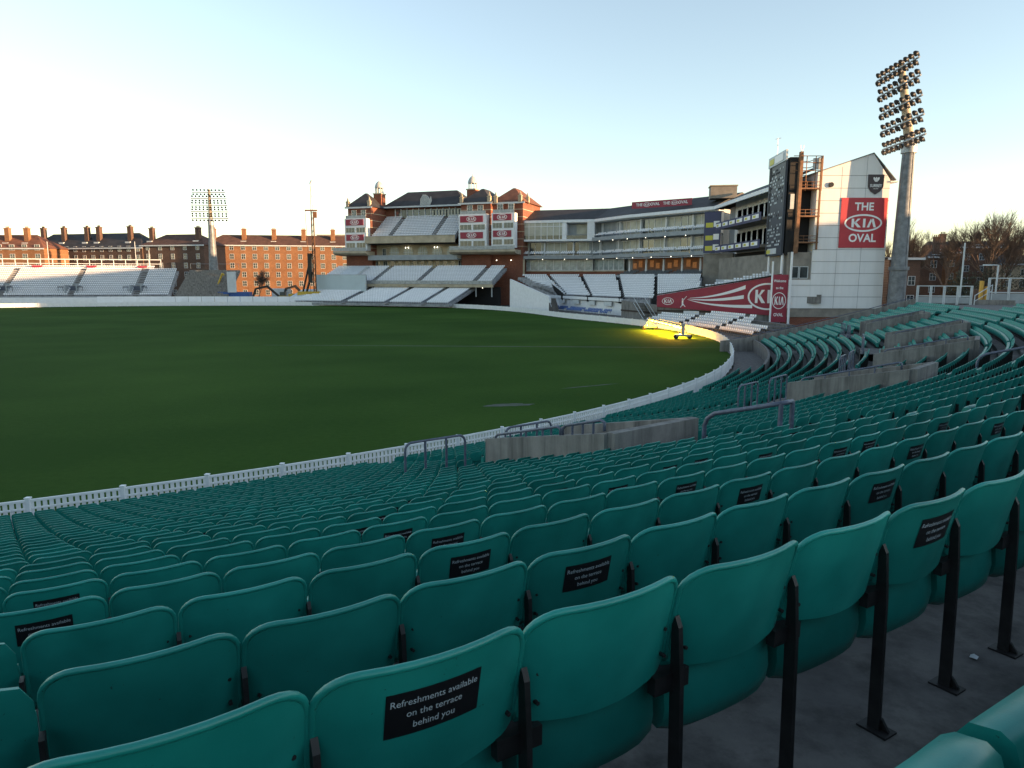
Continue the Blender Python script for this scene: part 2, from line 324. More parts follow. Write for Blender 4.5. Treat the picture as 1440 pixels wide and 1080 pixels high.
# hooped guard rails : (row, phi0, phi1)
HO=[]
hw_=['by the nearest concrete wall','by the second concrete wall','by the third concrete wall','by the fourth concrete wall','by the farthest concrete wall']
for k,(p,lo,hi,h) in enumerate(VOM):
    HO.append((lo-LB-.1,p-1.25 if k==0 else p-.8,p+.05 if k==0 else p+.3,'left one of the pair '+hw_[k],tz(lo)-.05)); HO.append((lo-LB-.1,p+VW-.62,p+VW+.62,'right one of the pair '+hw_[k],tz(lo)-.05))
for i,a,b,wh,zb in HO:
    r=rr(i); o=pol(r,(a+b)/2)
    t=thing('guard_rail','grey hooped guard rail, '+wh,'railing',(*o,zb),R((a+b)/2-90),'hooped guard rails in the green seating')
    W_=r*R(b-a)/2; H0,H1=.0,1.08; c=.2; pts=[]
    for cx,cz,s0 in ((W_-c,H1-c,0),(-W_+c,H1-c,1),(-W_+c,H0+c,2),(W_-c,H0+c,3)):
        for q in range(6): an=s0*PI/2+q*PI/10; pts.append((cx+c*math.cos(an),0,cz+c*math.sin(an)))
    MB().tube(pts,.034,8,closed=True).build('hoop','rail',t)
    for x in (-W_*.35,W_*.35): MB().bar((x,0,0),(x,0,H1-.02),.034,8).build('post','rail',t)
# stair-top handrails
for (i0,i1,ph,hh,wh) in ((16.3,18.3,-52.15,1.22,'standing in the middle of the near green seats'),(17.5,20.6,-42.0,1.1,'at the right edge of the photo')):
    o=pol(rr(i0),ph); t=thing('handrail','thick grey tubular handrail '+wh,'railing',(*o,0),0,'thick aisle handrails')
    def q(i,dz,i_=None): return (*pol(rr(i),ph),tz(i)+dz)
    mb=MB(); pts=[q(i0,-.1),q(i0,hh-.22),q(i0+.08,hh-.08),q(i0+.28,hh)]+[q(i0+.28+(i1-i0-.28)*j/6,hh) for j in range(1,7)]
    mb.tube(pts,.045,10); mb.bar(q(i1,hh+.0),q(i1,-.25),.045,10); mb.tube([q(i1,hh),(*pol(rr(i1)-.0,ph+.25),tz(i1)+hh)],.045,10)
    mb.bar((*pol(rr(i1),ph+.25),tz(i1)+hh),(*pol(rr(i1),ph+.25),tz(i1)-.2),.045,10)
    rel(mb,o).build('tube','rail',t)
# balustrades on the rear deck
def balus(x0,y0,x1,y1,z0,z1,npost,lab,mid=.45,m='offw'):
    t=thing('balustrade',lab,'railing',(x0,y0,z0)); L=math.hypot(x1-x0,y1-y0); t.rotation_euler=(0,0,math.atan2(y1-y0,x1-x0)); H=z1-z0
    MB().box(0,L,-.05,.05,H-.08,H).build('top_rail',m,t); MB().box(0,L,-.05,.05,H*mid-.04,H*mid+.04).build('mid_rail',m,t)
    MB().box(0,L,-.02,.02,.12,H*mid-.1).build('panel','grey',t)
    for k in range(npost):
        x=L*k/(npost-1); MB().box(x-.1,x-.02,-.06,.06,0,H).box(x+.02,x+.1,-.06,.06,0,H).build('post',m,t)
    return t
balus(39.9,69.4,44.3,68.0,5.02,6.85,5,'white steel balustrade at the top left of the green seats, beside the mast')
balus(46.4,68.7,58,65.5,5.05,7.62,8,'tall white two tier balustrade at the right edge above the green seats')
t=thing('stair_rail','sloping white stair rail between the two white balustrades','railing',(44.4,67.6,5.02))
MB().bar((0,0,.9),(2.2,.9,1.9),.04,6).bar((0,0,.35),(2.2,.9,1.35),.03,6).bar((0,0,0),(0,0,.95),.04,6).bar((2.2,.9,0),(2.2,.9,1.95),.04,6).build('rail','offw',t)
# ------------------------------------------------ the green seats
def back_grid(nu,nv,front=False):
    hw=.2495;Rc=.085;zt=.852;zb=.525;th=.014
    nc=max(2,nu//3); cr=[(hw-Rc+Rc*math.sin(PI/2*k/nc))/hw for k in range(nc+1)]; nm=max(2,nu-2*nc)
    us=[-q for q in cr[::-1]]+[cr[0]*(-1+2*k/nm) for k in range(1,nm)]+cr
    vs=[];rows=[]
    for u in us:
        x=u*hw;ax=abs(x)
        zt_=zt-(Rc-math.sqrt(max(0,Rc*Rc-(ax-(hw-Rc))**2)) if ax>hw-Rc else 0)-.006*(1-u*u)*0
        zb_=zb+.022*u*u+.02*max(0,abs(u)-.9)*10*.6
        rows.append((x,u,zb_,zt_))
    def Y(x,u,z):
        v=(z-.45)/.40
        return .03+.055*v+.02*v*v-.05*u*u-.008*max(0,abs(u)-.8)*5
    return rows,Y,th
def make_back(nu,nv,lip=True):
    rows,Y,th=back_grid(nu,nv);mb=MB();n=nv+1
    A=[];B=[]
    for x,u,zb,zt in rows:
        for j in range(n):
            z=zb+(zt-zb)*j/nv; y=Y(x,u,z); A.append((x,y,z)); B.append((x*.985,y-th,z))
    f=[]
    for i in range(len(rows)-1):
        for j in range(nv): a=i*n+j; f.append((a,a+n,a+n+1,a+1))
    mb.add(A,[tuple(reversed(q)) for q in f],0,True) if True else 0
    mb.add(B,f,0,True)
    m=len(A)
    edge=[0+j for j in range(n)]+[i*n+nv for i in range(1,len(rows))]+[(len(rows)-1)*n+j for j in range(nv-1,-1,-1)]+[i*n for i in range(len(rows)-2,0,-1)]
    vv=[A[e] for e in edge]+[B[e] for e in edge];k=len(edge)
    mb.add(vv,[(q,(q+1)%k,k+(q+1)%k,k+q) for q in range(k)],0,False)
    if lip:
        side=[A[e] for e in edge[:n+len(rows)-1+nv]]
        mb.tube([(p[0],p[1]-.004,p[2]) for p in side],.0095,8)
    return mb
def make_pan(nx=6):
    mb=MB(); prof=[(-.055,.33),(-.04,.305),(.0,.295),(.025,.32),(.034,.38),(.022,.48),(0.,.58),(-.03,.66),(-.06,.675),(-.125,.66),(-.15,.62),(-.155,.5),(-.14,.38),(-.105,.31)]
    hw=.232;n=len(prof);vs=[]
    for k in range(nx+1):
        u=-1+2*k/nx;e=1-.12*max(0,abs(u)-.7)/.3
        for y,z in prof: vs.append((u*hw,(y+.05)*e-.075-.02*u*u,.47+(z-.47)*(1-.10*u**6)))
    mb.add(vs,[(k*n+j,k*n+(j+1)%n,(k+1)*n+(j+1)%n,(k+1)*n+j) for k in range(nx) for j in range(n)],0,True)
    mb.add(vs,[tuple(range(n)),tuple(nx*n+j for j in range(n-1,-1,-1))],0)
    return mb
def make_leg():
    mb=MB(); x=-.261   # viewer's right side (camera is behind the seat)
    mb.prism([(.028,0),(.072,0),(.058,.52),(.045,.68),(.03,.71),(.018,.68),(.018,.5)],x-.008,x+.008,axis='x',mi=0)
    mb.box(x-.045,x+.03,.0,.11,0,.008)                       # foot plate
    mb.prism([(.02,.01),(.10,.01),(.07,.05),(.04,.05)],x-.02,x-.008,axis='x')
    mb.box(x-.055,x+.075,.0,.03,.485,.54)                  # bracket arms either side
    mb.box(x-.05,x+.05,-.09,.02,.49,.52)
    for dx in (-.042,.042):
        for z in (.60,.68): mb.bar((x+dx,-.012,z),(x+dx,.03,z),.006,6)
    return mb
me_back=make_back(18,7).mesh('backrest',['seat']); me_pan=make_pan(8).mesh('seat_pan',['pan']); me_leg=make_leg().mesh('leg',['steel'])
def make_sticker():
    rows,Y,th=back_grid(14,7); mb=MB(); W_=.112; z0,z1=.675,.79
    vs=[];n=10
    for k in range(n+1):
        x=-W_+2*W_*k/n
        for z in (z0,z1): vs.append((x,Y(x,x/.2495,z)+.0012,z))
    mb.add(vs,[(2*k+1,2*k+3,2*k+2,2*k) for k in range(n)],0,True)
    tx=MB()
    for s_,zc in (('Refreshments available',.762),('on the terrace',.731),('behind you',.700)):
        v,f=text_mesh(s_,.0245,0,.92,1.0)
        tx.add([(-a,Y(-a,-a/.2495,b+zc)+.0022,b+zc) for a,_,b in v],[tuple(reversed(q)) for q in f])
    return mb.mesh('sticker',['sticker']),tx.mesh('lettering',['ink'])
me_st,me_tx=make_sticker()
seats=[]   # (row, phi)
PH={26:-58.37,25:-58.36,24:-58.41,23:-58.23,22:-58.22,21:-58.25,20:-57.94,19:-57.63,18:-57.26}
for i in range(0,28):
    r=(rr(i) if i<27 else 96.06)-.06
    if i==26: r-=.05
    st={26:.508,25:.514}.get(i,SP)/r*180/PI
    base=PH.get(i,-52.83 if i!=27 else -58.58)+ (st/2)+(.045 if i in PH else 0)
    n0=int((-80-base)/st); k=n0
    while True:
        ph=base+k*st; k+=1
        if ph>END-.35: break
        if i==27 and ph>-50: break
        if ph<-80: continue
        if i>rowmax(ph)-(1 if ph<-31 else 0) and i<27: continue
        if i<3 and ph>-25.7: continue
        m=.3/r*180/PI
        if any(p-m<ph<p+VW+m and lo-.5<=i<=hi+.5 for p,lo,hi,h in VOM): continue
        if in_aisle(i,ph,r) : continue
        if in_land(i,ph,m*.8) is not None: continue
        seats.append((i,ph,r,tz(i)-(.13 if i==27 else 0)))
STICK=set()
STPX=[(640,945),(1325,728),(820,802),(1240,690),(40,878),(650,784),(68,842),(620,762),(82,818),(554,751),(490,747),(774,696),(761,686),(864,692),(969,690),(1047,698),(1168,641),(1111,621),(1201,614),(1307,604),(1404,600),(1261,637),(1434,625),(966,652),(934,649),(906,646),(834,647),(894,641),(1061,648),(1066,622),(520,729),(542,716),(570,705),(520,705),(695,674),(257,764),(12,789),(289,747),(1171,640)]
cand=[]
for s in seats:
    i,ph,r,z=s; x,y=pol(r,ph); q=proj(x,y,z+.73)
    if q is None: continue
    if -60<q[0]<1500 and -100<q[1]<1180+(0 if q[2]>1.2 else 300): cand.append((q[2],q[0],q[1],s))
cand.sort(key=lambda c:math.hypot(*pol(c[3][2],c[3][1])))
near=cand[:300]
for px,py in STPX:
    b=min(near,key=lambda c:(c[1]-px)**2+(c[2]-py)**2); d=math.hypot(b[1]-px,b[2]-py)
    if d<.22*983/b[0]+14: STICK.add(b[3][:2])
nearset={c[3][:2] for c in near}
byrow={}
for c in near: byrow.setdefault(c[3][0],[]).append(c)
for i,L in byrow.items():
    L.sort(key=lambda c:c[1])
    for n,c in enumerate(L,1):
        _,ph,r,z=c[3]; x,y=pol(r,ph); stk=(i,ph) in STICK
        rown='the row in the bottom right corner' if i==27 else ('the '+ordn(27-i)+' row below the camera')
        lab=('green seat with black sticker, ' if stk else 'plain green seat, ')+ordn(n)+' from left in '+rown
        rnd=random.Random(i*1000+n)
        t=thing('folding_seat',lab,'seat',(x,y,z),R(ph-90)+rnd.uniform(-.008,.008),'green folding seats on the terrace')
        b=link(me_back,'backrest',t); link(me_leg,'leg',t)
        b.rotation_euler=(rnd.uniform(-.012,.006),0,0)
        p=link(me_pan,'seat_pan',t); 
        if stk: s_=link(me_st,'sticker',b); link(me_tx,'lettering',s_)
def scatter(name,mb,mats,T,parent=None):
    """one mesh of many copies; T = list of (x,y,z,rz)"""
    V=np.array(mb.v);nf=len(mb.f); T=np.array(T); N=len(T); nv=len(V)
    c=np.cos(T[:,3])[:,None];s=np.sin(T[:,3])[:,None]
    X=V[None,:,0]*c-V[None,:,1]*s+T[:,0:1];Y=V[None,:,0]*s+V[None,:,1]*c+T[:,1:2];Z=V[None,:,2]+T[:,2:3]
    co_=np.stack([X,Y,Z],-1).reshape(-1,3)
    ln=np.array([len(f) for f in mb.f]);idx=np.concatenate([np.array(f) for f in mb.f])
    I=(idx[None,:]+(np.arange(N)*nv)[:,None]).ravel(); Ls=np.tile(ln,N); st=np.concatenate([[0],np.cumsum(Ls)[:-1]])
    me=bpy.data.meshes.new(name); me.vertices.add(N*nv); me.vertices.foreach_set('co',co_.ravel().astype(np.float32))
    me.loops.add(len(I)); me.loops.foreach_set('vertex_index',I.astype(np.int32))
    me.polygons.add(N*nf); me.polygons.foreach_set('loop_start',st.astype(np.int32))
    me.polygons.foreach_set('material_index',np.tile(np.array(mb.m),N).astype(np.int32)); me.polygons.foreach_set('use_smooth',np.tile(np.array(mb.sm),N))
    for m in mats: me.materials.append(M[m])
    me.update(calc_edges=True); me.validate()
    return link(me,name,parent)
lod=make_back(8,3,False); pn=make_pan(2); lod.add(pn.v,pn.f,1,True)
lod.box(-.269,-.254,.03,.08,0,.68,2)
for f_ in range(len(lod.m)): pass
rest=[( *pol(r,ph),z,R(ph-90)) for i,ph,r,z in seats if (i,ph) not in nearset]
o=scatter('folding_seats',lod,['seat','pan','steel'],rest)
tag(o,'the mass of small green folding seats filling the terrace beyond the nearest rows','seats',kind='stuff')
#@@PART2
# ------------------------------------------------ ground and pitch
g=MB().add([(-1500,-1500,-.12),(1500,-1500,-.12),(1500,2500,-.12),(-1500,2500,-.12)],[(0,1,2,3)]).build('ground','conc'); tag(g,kind='structure')
FEN=[pol(72.15,-88+4*k) for k in range(18)]+[(19.4,61.0),(21.6,68.5),(24.0,78.6),(24.9,87.4),(24.3,97.1),(20.9,109.1),(15.9,120.4),(9.7,133.0),(3.8,149.5),(-3.3,163.5),(-14.4,175.5),(-29.8,182.8),(-53.2,187.1),(-79,185.5),(-103.5,179.3),(-124,170),(-140,157),(-150,140),(-155,115)]
def catmull(P,n=6):
    out=[]
    for i in range(len(P)-1):
        p0=P[max(i-1,0)];p1=P[i];p2=P[i+1];p3=P[min(i+2,len(P)-1)]
        for k in range(n):
            t=k/n; out.append(tuple(.5*((2*p1[j])+(-p0[j]+p2[j])*t+(2*p0[j]-5*p1[j]+4*p2[j]-p3[j])*t*t+(-p0[j]+3*p1[j]-3*p2[j]+p3[j])*t**3) for j in (0,1)))
    out.append(P[-1]); return out
FL=catmull(FEN)
gp=FL+[(-150,60),(-120,20),(-90,5)]
def grassmat():
    m=bpy.data.materials.new('pitch_grass'); m.use_nodes=True; t=m.node_tree; b=t.nodes['Principled BSDF']; b.inputs['Roughness'].default_value=.9; b.inputs['Specular IOR Level'].default_value=.02
    tc=t.nodes.new('ShaderNodeTexCoord')
    n=t.nodes.new('ShaderNodeTexNoise'); n.inputs['Scale'].default_value=.05; n.inputs['Detail'].default_value=8
    n2=t.nodes.new('ShaderNodeTexNoise'); n2.inputs['Scale'].default_value=3; n2.inputs['Detail'].default_value=5
    wv=t.nodes.new('ShaderNodeTexWave'); wv.inputs['Scale'].default_value=.035; wv.inputs['Distortion'].default_value=.3; mp=t.nodes.new('ShaderNodeMapping'); mp.inputs['Rotation'].default_value=(0,0,R(62))
    r=t.nodes.new('ShaderNodeValToRGB'); r.color_ramp.elements[0].position=.3; r.color_ramp.elements[0].color=(.029,.069,.012,1); r.color_ramp.elements[1].position=.7; r.color_ramp.elements[1].color=(.054,.108,.020,1)
    ad=t.nodes.new('ShaderNodeMath'); ad.operation='MULTIPLY_ADD'; ad.inputs[1].default_value=.05; ad2=t.nodes.new('ShaderNodeMath'); ad2.operation='MULTIPLY_ADD'; ad2.inputs[1].default_value=.3
    L=t.links.new; L(tc.outputs['Object'],n.inputs['Vector']); L(tc.outputs['Object'],n2.inputs['Vector']); L(tc.outputs['Object'],mp.inputs[0]); L(mp.outputs[0],wv.inputs['Vector'])
    L(wv.outputs['Fac'],ad.inputs[0]); L(n.outputs['Fac'],ad.inputs[2]); L(n2.outputs['Fac'],ad2.inputs[0]); L(ad.outputs[0],ad2.inputs[2])
    sb=t.nodes.new('ShaderNodeMath'); sb.operation='SUBTRACT'; sb.inputs[1].default_value=.25; L(ad2.outputs[0],sb.inputs[0]); L(sb.outputs[0],r.inputs[0]); L(r.outputs[0],b.inputs['Base Color'])
    bp=t.nodes.new('ShaderNodeBump'); bp.inputs['Strength'].default_value=.5; bp.inputs['Distance'].default_value=.05; n3=t.nodes.new('ShaderNodeTexNoise'); n3.inputs['Scale'].default_value=14; L(tc.outputs['Object'],n3.inputs['Vector']); L(n3.outputs['Fac'],bp.inputs['Height']); L(bp.outputs[0],b.inputs['Normal'])
    return m
M['grass']=grassmat()
mb=MB(); mb.add([(x,y,0) for x,y in gp],[tuple(range(len(gp)))]); g=mb.build('grass_pitch','grass'); tag(g,kind='structure')
# worn marks in the turf
M['worn']=mat('worn_turf',(.075,.08,.075),.9,col2=(.03,.06,.02),scale=.8)
def patch(cx,cy,a,b,rot,m='worn',z=.004):
    mb=MB(); n=28; vs=[]
    rnd=random.Random(int(cx*10))
    for k in range(n):
        q=2*PI*k/n; f=rnd.uniform(.75,1.1); x=a*f*math.cos(q);y=b*f*math.sin(q); vs.append((cx+x*math.cos(rot)-y*math.sin(rot),cy+x*math.sin(rot)+y*math.cos(rot),z))
    mb.add(vs,[tuple(range(n))]); o=mb.build('worn_turf',m); tag(o,kind='structure')
patch(-.2,41.0,1.5,.5,R(12),z=.006); patch(5.5,48.5,2.6,.13,R(30),z=.005); patch(-1.5,77,.25,26,R(88),z=.005)
# picket fence
t=thing('boundary_fence','long white picket fence curving round the edge of the grass pitch','fence',(FL[30][0],FL[30][1],0)); o0=FL[30]
# resample to panels of 2.45 m
pts=[Vector(p) for p in FL]; panels=[]; cur=pts[0].copy(); i=1
while i<len(pts):
    d=(pts[i]-cur).length
    if d<2.45: i+=1; continue
    nx=cur+(pts[i]-cur).normalized()*2.45; panels.append((cur.copy(),nx.copy())); cur=nx
def panel_mb(a,b,near):
    mb=MB(); L=(b-a).length; d=(b-a)/L
    P=lambda s:(a.x+d.x*s,a.y+d.y*s)
    mb.obox(P(0),P(L),.07,.93,1.0); mb.obox(P(0),P(L),.07,.70,.75); mb.obox(P(0),P(L),.07,.12,.18)
    n=15 if near else 10
    for k in range(n):
        s=(k+.5)*L/n; wd=.055 if near else .11
        mb.obox(P(s-wd),P(s+wd),.03,.05,.93)
    return mb
order=sorted(range(len(panels)),key=lambda k:panels[k][0].length)
nearp=set(order[:96]); rest_=MB(); post=MB()
for k,(a,b) in enumerate(panels):
    nr=a.length<95
    m_=panel_mb(a,b,nr)
    if k in nearp: rel(m_,o0).build('picket_panel','white',t)
    else: rest_.add(m_.v,m_.f)
    q=MB().obox((a.x-.06,a.y),(a.x+.06,a.y),.12,0,1.04).obox((a.x-.075,a.y),(a.x+.075,a.y),.15,1.04,1.07)
    if k in nearp: rel(q,o0).build('fence_post','white',t)
    else: post.add(q.v,q.f)
tag(rel(rest_,o0).build('picket_panels','white',t),kind='stuff'); tag(rel(post,o0).build('fence_posts','white',t),kind='stuff')
#@@PART3
# ------------------------------------------------ two added, unseen blocks that shade the ground (out of frame, right)
def LW(t_,l):  # t along the light, l across
    return (-t_*math.sin(R(SUN_AZ))-l*math.cos(R(SUN_AZ)), -t_*math.cos(R(SUN_AZ))+l*math.sin(R(SUN_AZ)))
def windows_grid(par,x0,x1,y,zs,n,wd,hh,mats=('offw','glass'),name='window'):
    for z in zs:
        for k in range(n):
            x=x0+(x1-x0)*(k+.5)/n; win(par,x,y,z,wd,hh,mats,name)
def win(par,x,y,z,wd,hh,mats=('offw','glass'),name='window',bars=(1,1),fr=.09):
    """window facing -y in parent's space, sill at z"""
    mb=MB(); a=x-wd/2;b=x+wd/2
    mb.box(a,b,y-.03,y+.05,z,z+hh,1)
    mb.box(a-fr,a,y-.07,y+.05,z-fr,z+hh+fr,0).box(b,b+fr,y-.07,y+.05,z-fr,z+hh+fr,0).box(a,b,y-.07,y+.05,z-fr,z,0).box(a,b,y-.07,y+.05,z+hh,z+hh+fr,0)
    for k in range(bars[0]): q=a+(b-a)*(k+1)/(bars[0]+1); mb.box(q-.03,q+.03,y-.06,y-.03,z,z+hh,0)
    for k in range(bars[1]): q=z+hh*(k+1)/(bars[1]+1); mb.box(a,b,y-.055,y-.03,q-.03,q+.03,0)
    return mb.build(name,list(mats),par)
def block(name,lab,x,y,rot,L,D,H,RH,mats,floors,ncol,z0,fh,hip=True,chim=(),wd=1.1,hh=1.5,wm=('offw','glass'),group=None,cat='building',end=False):
    t=thing(name,lab,cat,(x,y,0),rot,group)
    MB().box(0,L,0,D,-.1,H).build('wall',mats[0],t)
    mb=MB(); e=.5; i_=D/2 if hip else 0
    mb.add([(-e,-e,H),(L+e,-e,H),(L+e,D+e,H),(-e,D+e,H),(i_,D/2,H+RH),(L-i_,D/2,H+RH)],[(0,1,5,4),(2,3,4,5),(1,2,5),(3,0,4),(3,2,1,0)])
    rf=mb.build('roof',mats[1],t)
    MB().box(-e,L+e,-e-.12,-e,H-.35,H+.05).build('gutter','offw',t)
    for cx in chim:
        cb=MB().box(cx-.75,cx+.75,D/2-3.2,D/2-1.9,H+RH*.2,H+RH+2.0,0).box(cx-.85,cx+.85,D/2-3.3,D/2-1.8,H+RH+1.7,H+RH+2.05,0)
        for q in (-.45,0,.45): cb.bar((cx+q,D/2-2.5,H+RH+2.05),(cx+q,D/2-2.5,H+RH+2.6),.15,6,0)
        cb.box(cx-1.0,cx+1.0,D/2-4.2,D/2-3.2,H+RH*.28,H+RH*.40,1); cb.build('chimney',[mats[0],'offw'],rf)
    for f_ in range(floors):
        z=z0+f_*fh
        for k in range(ncol): win(t,L*(k+.5)/ncol,0,z,wd,hh,wm)
    return t
xa,ya=LW(-133,150)
t=block('apartment_block','very long tall brick slab, unseen at right, added to block the low sun',xa,ya,0,190,12,28.2,.0,('flatd','slate'),6,8,3,4)  # added sun blocker that keeps stand and pitch in shade
t.rotation_euler=(0,0,math.atan2(-math.sin(R(SUN_AZ)),math.cos(R(SUN_AZ)))) 
t.location=(xa,ya,0)
xb,yb=LW(-133,236); d=Vector(LW(-133,153))-Vector((xb,yb))
block('apartment_block','lower brick slab, unseen beyond the trees, added to block the low sun',xb,yb,math.atan2(d.y,d.x),82,12,20.5,.0,('flatd','slate'),5,6,3,3.4)  # second added blocker, keeps the right-hand trees and houses shaded
# rotate so that its long side runs across the light, back towards negative l
d=Vector(LW(-133,-40))-Vector(LW(-133,150)); t.rotation_euler=(0,0,math.atan2(d.y,d.x))
# ------------------------------------------------ flats beyond the ground, left
def chs(L,s0,st): return [s0+st*k for k in range(int((L-s0)/st)+1)]
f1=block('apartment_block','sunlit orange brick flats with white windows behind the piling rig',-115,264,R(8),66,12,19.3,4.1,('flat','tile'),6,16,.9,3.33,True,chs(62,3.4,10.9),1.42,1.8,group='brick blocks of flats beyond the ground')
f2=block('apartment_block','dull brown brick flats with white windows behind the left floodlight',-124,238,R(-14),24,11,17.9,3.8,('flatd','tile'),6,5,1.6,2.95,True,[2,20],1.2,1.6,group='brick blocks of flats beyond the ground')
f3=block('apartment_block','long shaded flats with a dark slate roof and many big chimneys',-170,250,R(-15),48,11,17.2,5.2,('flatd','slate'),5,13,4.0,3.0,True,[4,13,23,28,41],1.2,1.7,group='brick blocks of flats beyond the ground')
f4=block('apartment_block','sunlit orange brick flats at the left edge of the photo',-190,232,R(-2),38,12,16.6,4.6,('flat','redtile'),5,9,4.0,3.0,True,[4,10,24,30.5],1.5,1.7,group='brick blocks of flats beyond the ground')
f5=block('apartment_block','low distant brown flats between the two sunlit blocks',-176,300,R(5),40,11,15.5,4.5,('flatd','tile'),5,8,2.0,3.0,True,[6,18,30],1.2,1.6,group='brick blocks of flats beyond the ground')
f6=block('office_block','pale flat roofed block just above the roof of the sunlit flats',-96,350,0,50,12,28.3,.2,('cream','grey'),1,12,23.5,3,False,(),3.2,2.2)
# ------------------------------------------------ left stand with white seats
wsm=MB()
# white seat template (tip-up), facing -y
def wseat_mb(mi=0):
    mb=MB(); mb.prism([(.02,.50),(.06,.50),(.12,.80),(.08,.82)],-.20,.20,axis='x',mi=mi); mb.prism([(-.08,.40),(.0,.36),(.03,.56),(-.05,.60)],-.18,.18,axis='x',mi=2 if mi==0 else mi); mb.box(-.25,-.235,.02,.1,0,.5,1); return mb
WS=wseat_mb()
def tier(name_o,t,x0,x1,y0,z0,rows,pitch,rise,aisles=(),aw=1.2,seatname='seats',seatmats=('wseat','steel','wpan'),stepmat='tread',label=None,lab_s=None,sp=.5,skip=None,parent_seat=False,curve=None):
    """straight tier in the local space of parent t: front at y0, rows going back (+y)"""
    mb=MB(); T=[]
    for r in range(rows):
        y=y0+r*pitch; z=z0+r*rise
        mb.box(x0,x1,y,y+pitch,z-rise-.4,z)
        x=x0+.3
        while x<x1-.25:
            if not any(abs(x-a)<aw/2+.2 for a in aisles) and not (skip and skip(x,r)): T.append((x,y+.42,z,0))
            x+=sp
    mb.build('steps',stepmat,t)
    if aisles:
        am=MB()
        for a in aisles:
            am=MB()
            for r in range(rows*2): am.box(a-aw/2,a+aw/2,y0+r*pitch/2-.002,y0+(r+1)*pitch/2-.002,z0-rise+(r)*rise/2-.1,z0-rise+(r+1)*rise/2+.02)
            am.build('aisle_steps','conc',t)
    return T
def seatmass(T,t,lab,mats=('wseat','steel','wpan'),mb=None):
    c=math.cos(t.rotation_euler[2]);s=math.sin(t.rotation_euler[2])
    W_=[(t.location.x+x*c-y*s,t.location.y+x*s+y*c,z+t.location.z,t.rotation_euler[2]+a) for x,y,z,a in T]
    o=scatter('stadium_seats',mb or WS,mats,W_); return tag(o,lab,'seats',kind='stuff')
L0=(-137.6,182.5); L1=(-94.0,192.5); an=math.atan2(L1[1]-L0[1],L1[0]-L0[0])
t=thing('seating_stand','low stand of white seats at the left, three entrances and a rail along its top','stand',(-150,179.6,0),an)
T=tier('',t,0,56.5,6,2.2,15,.85,.5,(14.3,31.3,47.5),1.5)
T2=tier('',t,0,50,19.2,9.4,2,.8,.55)
seatmass(T,t,'mass of white tip-up seats in the low stand at far left')
seatmass(T2,t,'two short rows of white seats at the top of the left stand')
MB().box(0,56.5,5.0,6,-.1,1.9).build('front_wall','white',t)
for k,a in enumerate((14.3,31.3,47.5)):
    v=MB().box(a-1.5,a-1.2,7,12.5,1.5,5.3).box(a+1.2,a+1.5,7,12.5,1.5,5.3).box(a-1.2,a+1.2,11.8,12.5,2.5,5.6).box(a-1.15,a+1.15,9.5,9.6,1.6,3.6,1).box(a-1.15,a+1.15,9.3,9.45,3.6,4.9,2).build('entrance_box',['grey','dark','rail'],t)
    for q in (-2.4,2.4): MB().bar((a+q-.6,6.6,3.5),(a+q-.6,6.6,4.8),.05,6).bar((a+q+.6,6.6,3.5),(a+q+.6,6.6,4.8),.05,6).box(a+q-.7,a+q+.7,6.5,6.7,4.6,4.85).build('barrier','dark',t)
mb=MB()
for k in range(17): mb.box(k*3.2-.08,k*3.2+.08,20.9,21.0,9.8,12.6)
mb.box(0,51.3,20.85,21.05,12.4,12.62).box(0,51.3,20.85,21.05,11.2,11.35).build('top_rail','white',t)
for x in (19,33,46.5): MB().prism([(x-1.5,10.7),(x+1.5,10.7),(x+1,10.1),(x-1,10.1)],19.0,19.12,axis='y').build('small_sign','maroon',t)
for x,h in ((21.2,17.5),(44.3,17.8),(48,15.3)): MB().bar((x,21.5,9),(x,21.5,h),.09,6).build('lamp_pole','offw',t)
t=thing('concrete_terrace','bare grey concrete terrace without seats beside the left white stand','terrace',(-94.5,192.5,0),R(6))
tier('',t,0,14.5,5.5,2.2,17,.85,.46,stepmat='concl'); MB().box(14.6,17.0,5.6,5.9,3.2,9.0).build('grey_screen','offw',t); MB().bar((0,20.5,10),(0,20.5,11.5),.05,6).bar((14,20.5,10),(14,20.5,11.5),.05,6).bar((0,20.5,11.4),(14,20.5,11.4),.05,6).build('rail','zinc',t)
mb=MB()
t=thing('advertising_hoarding','row of plain pale panels standing behind the far picket fence','hoarding',(-108,184.5,0))
hp=[(0,-1.5),(9,1.2),(18,3.4),(28,4.6),(38,5.4),(48,5.4),(54,5.2)]
for a,b in zip(hp[:-1],hp[1:]):
    n=3
    for k in range(n):
        p0=(a[0]+(b[0]-a[0])*k/n+.05,a[1]+(b[1]-a[1])*k/n);p1=(a[0]+(b[0]-a[0])*(k+1)/n-.05,a[1]+(b[1]-a[1])*(k+1)/n)
        MB().obox(p0,p1,.08,.15,2.35).build('panel','wseat',t)
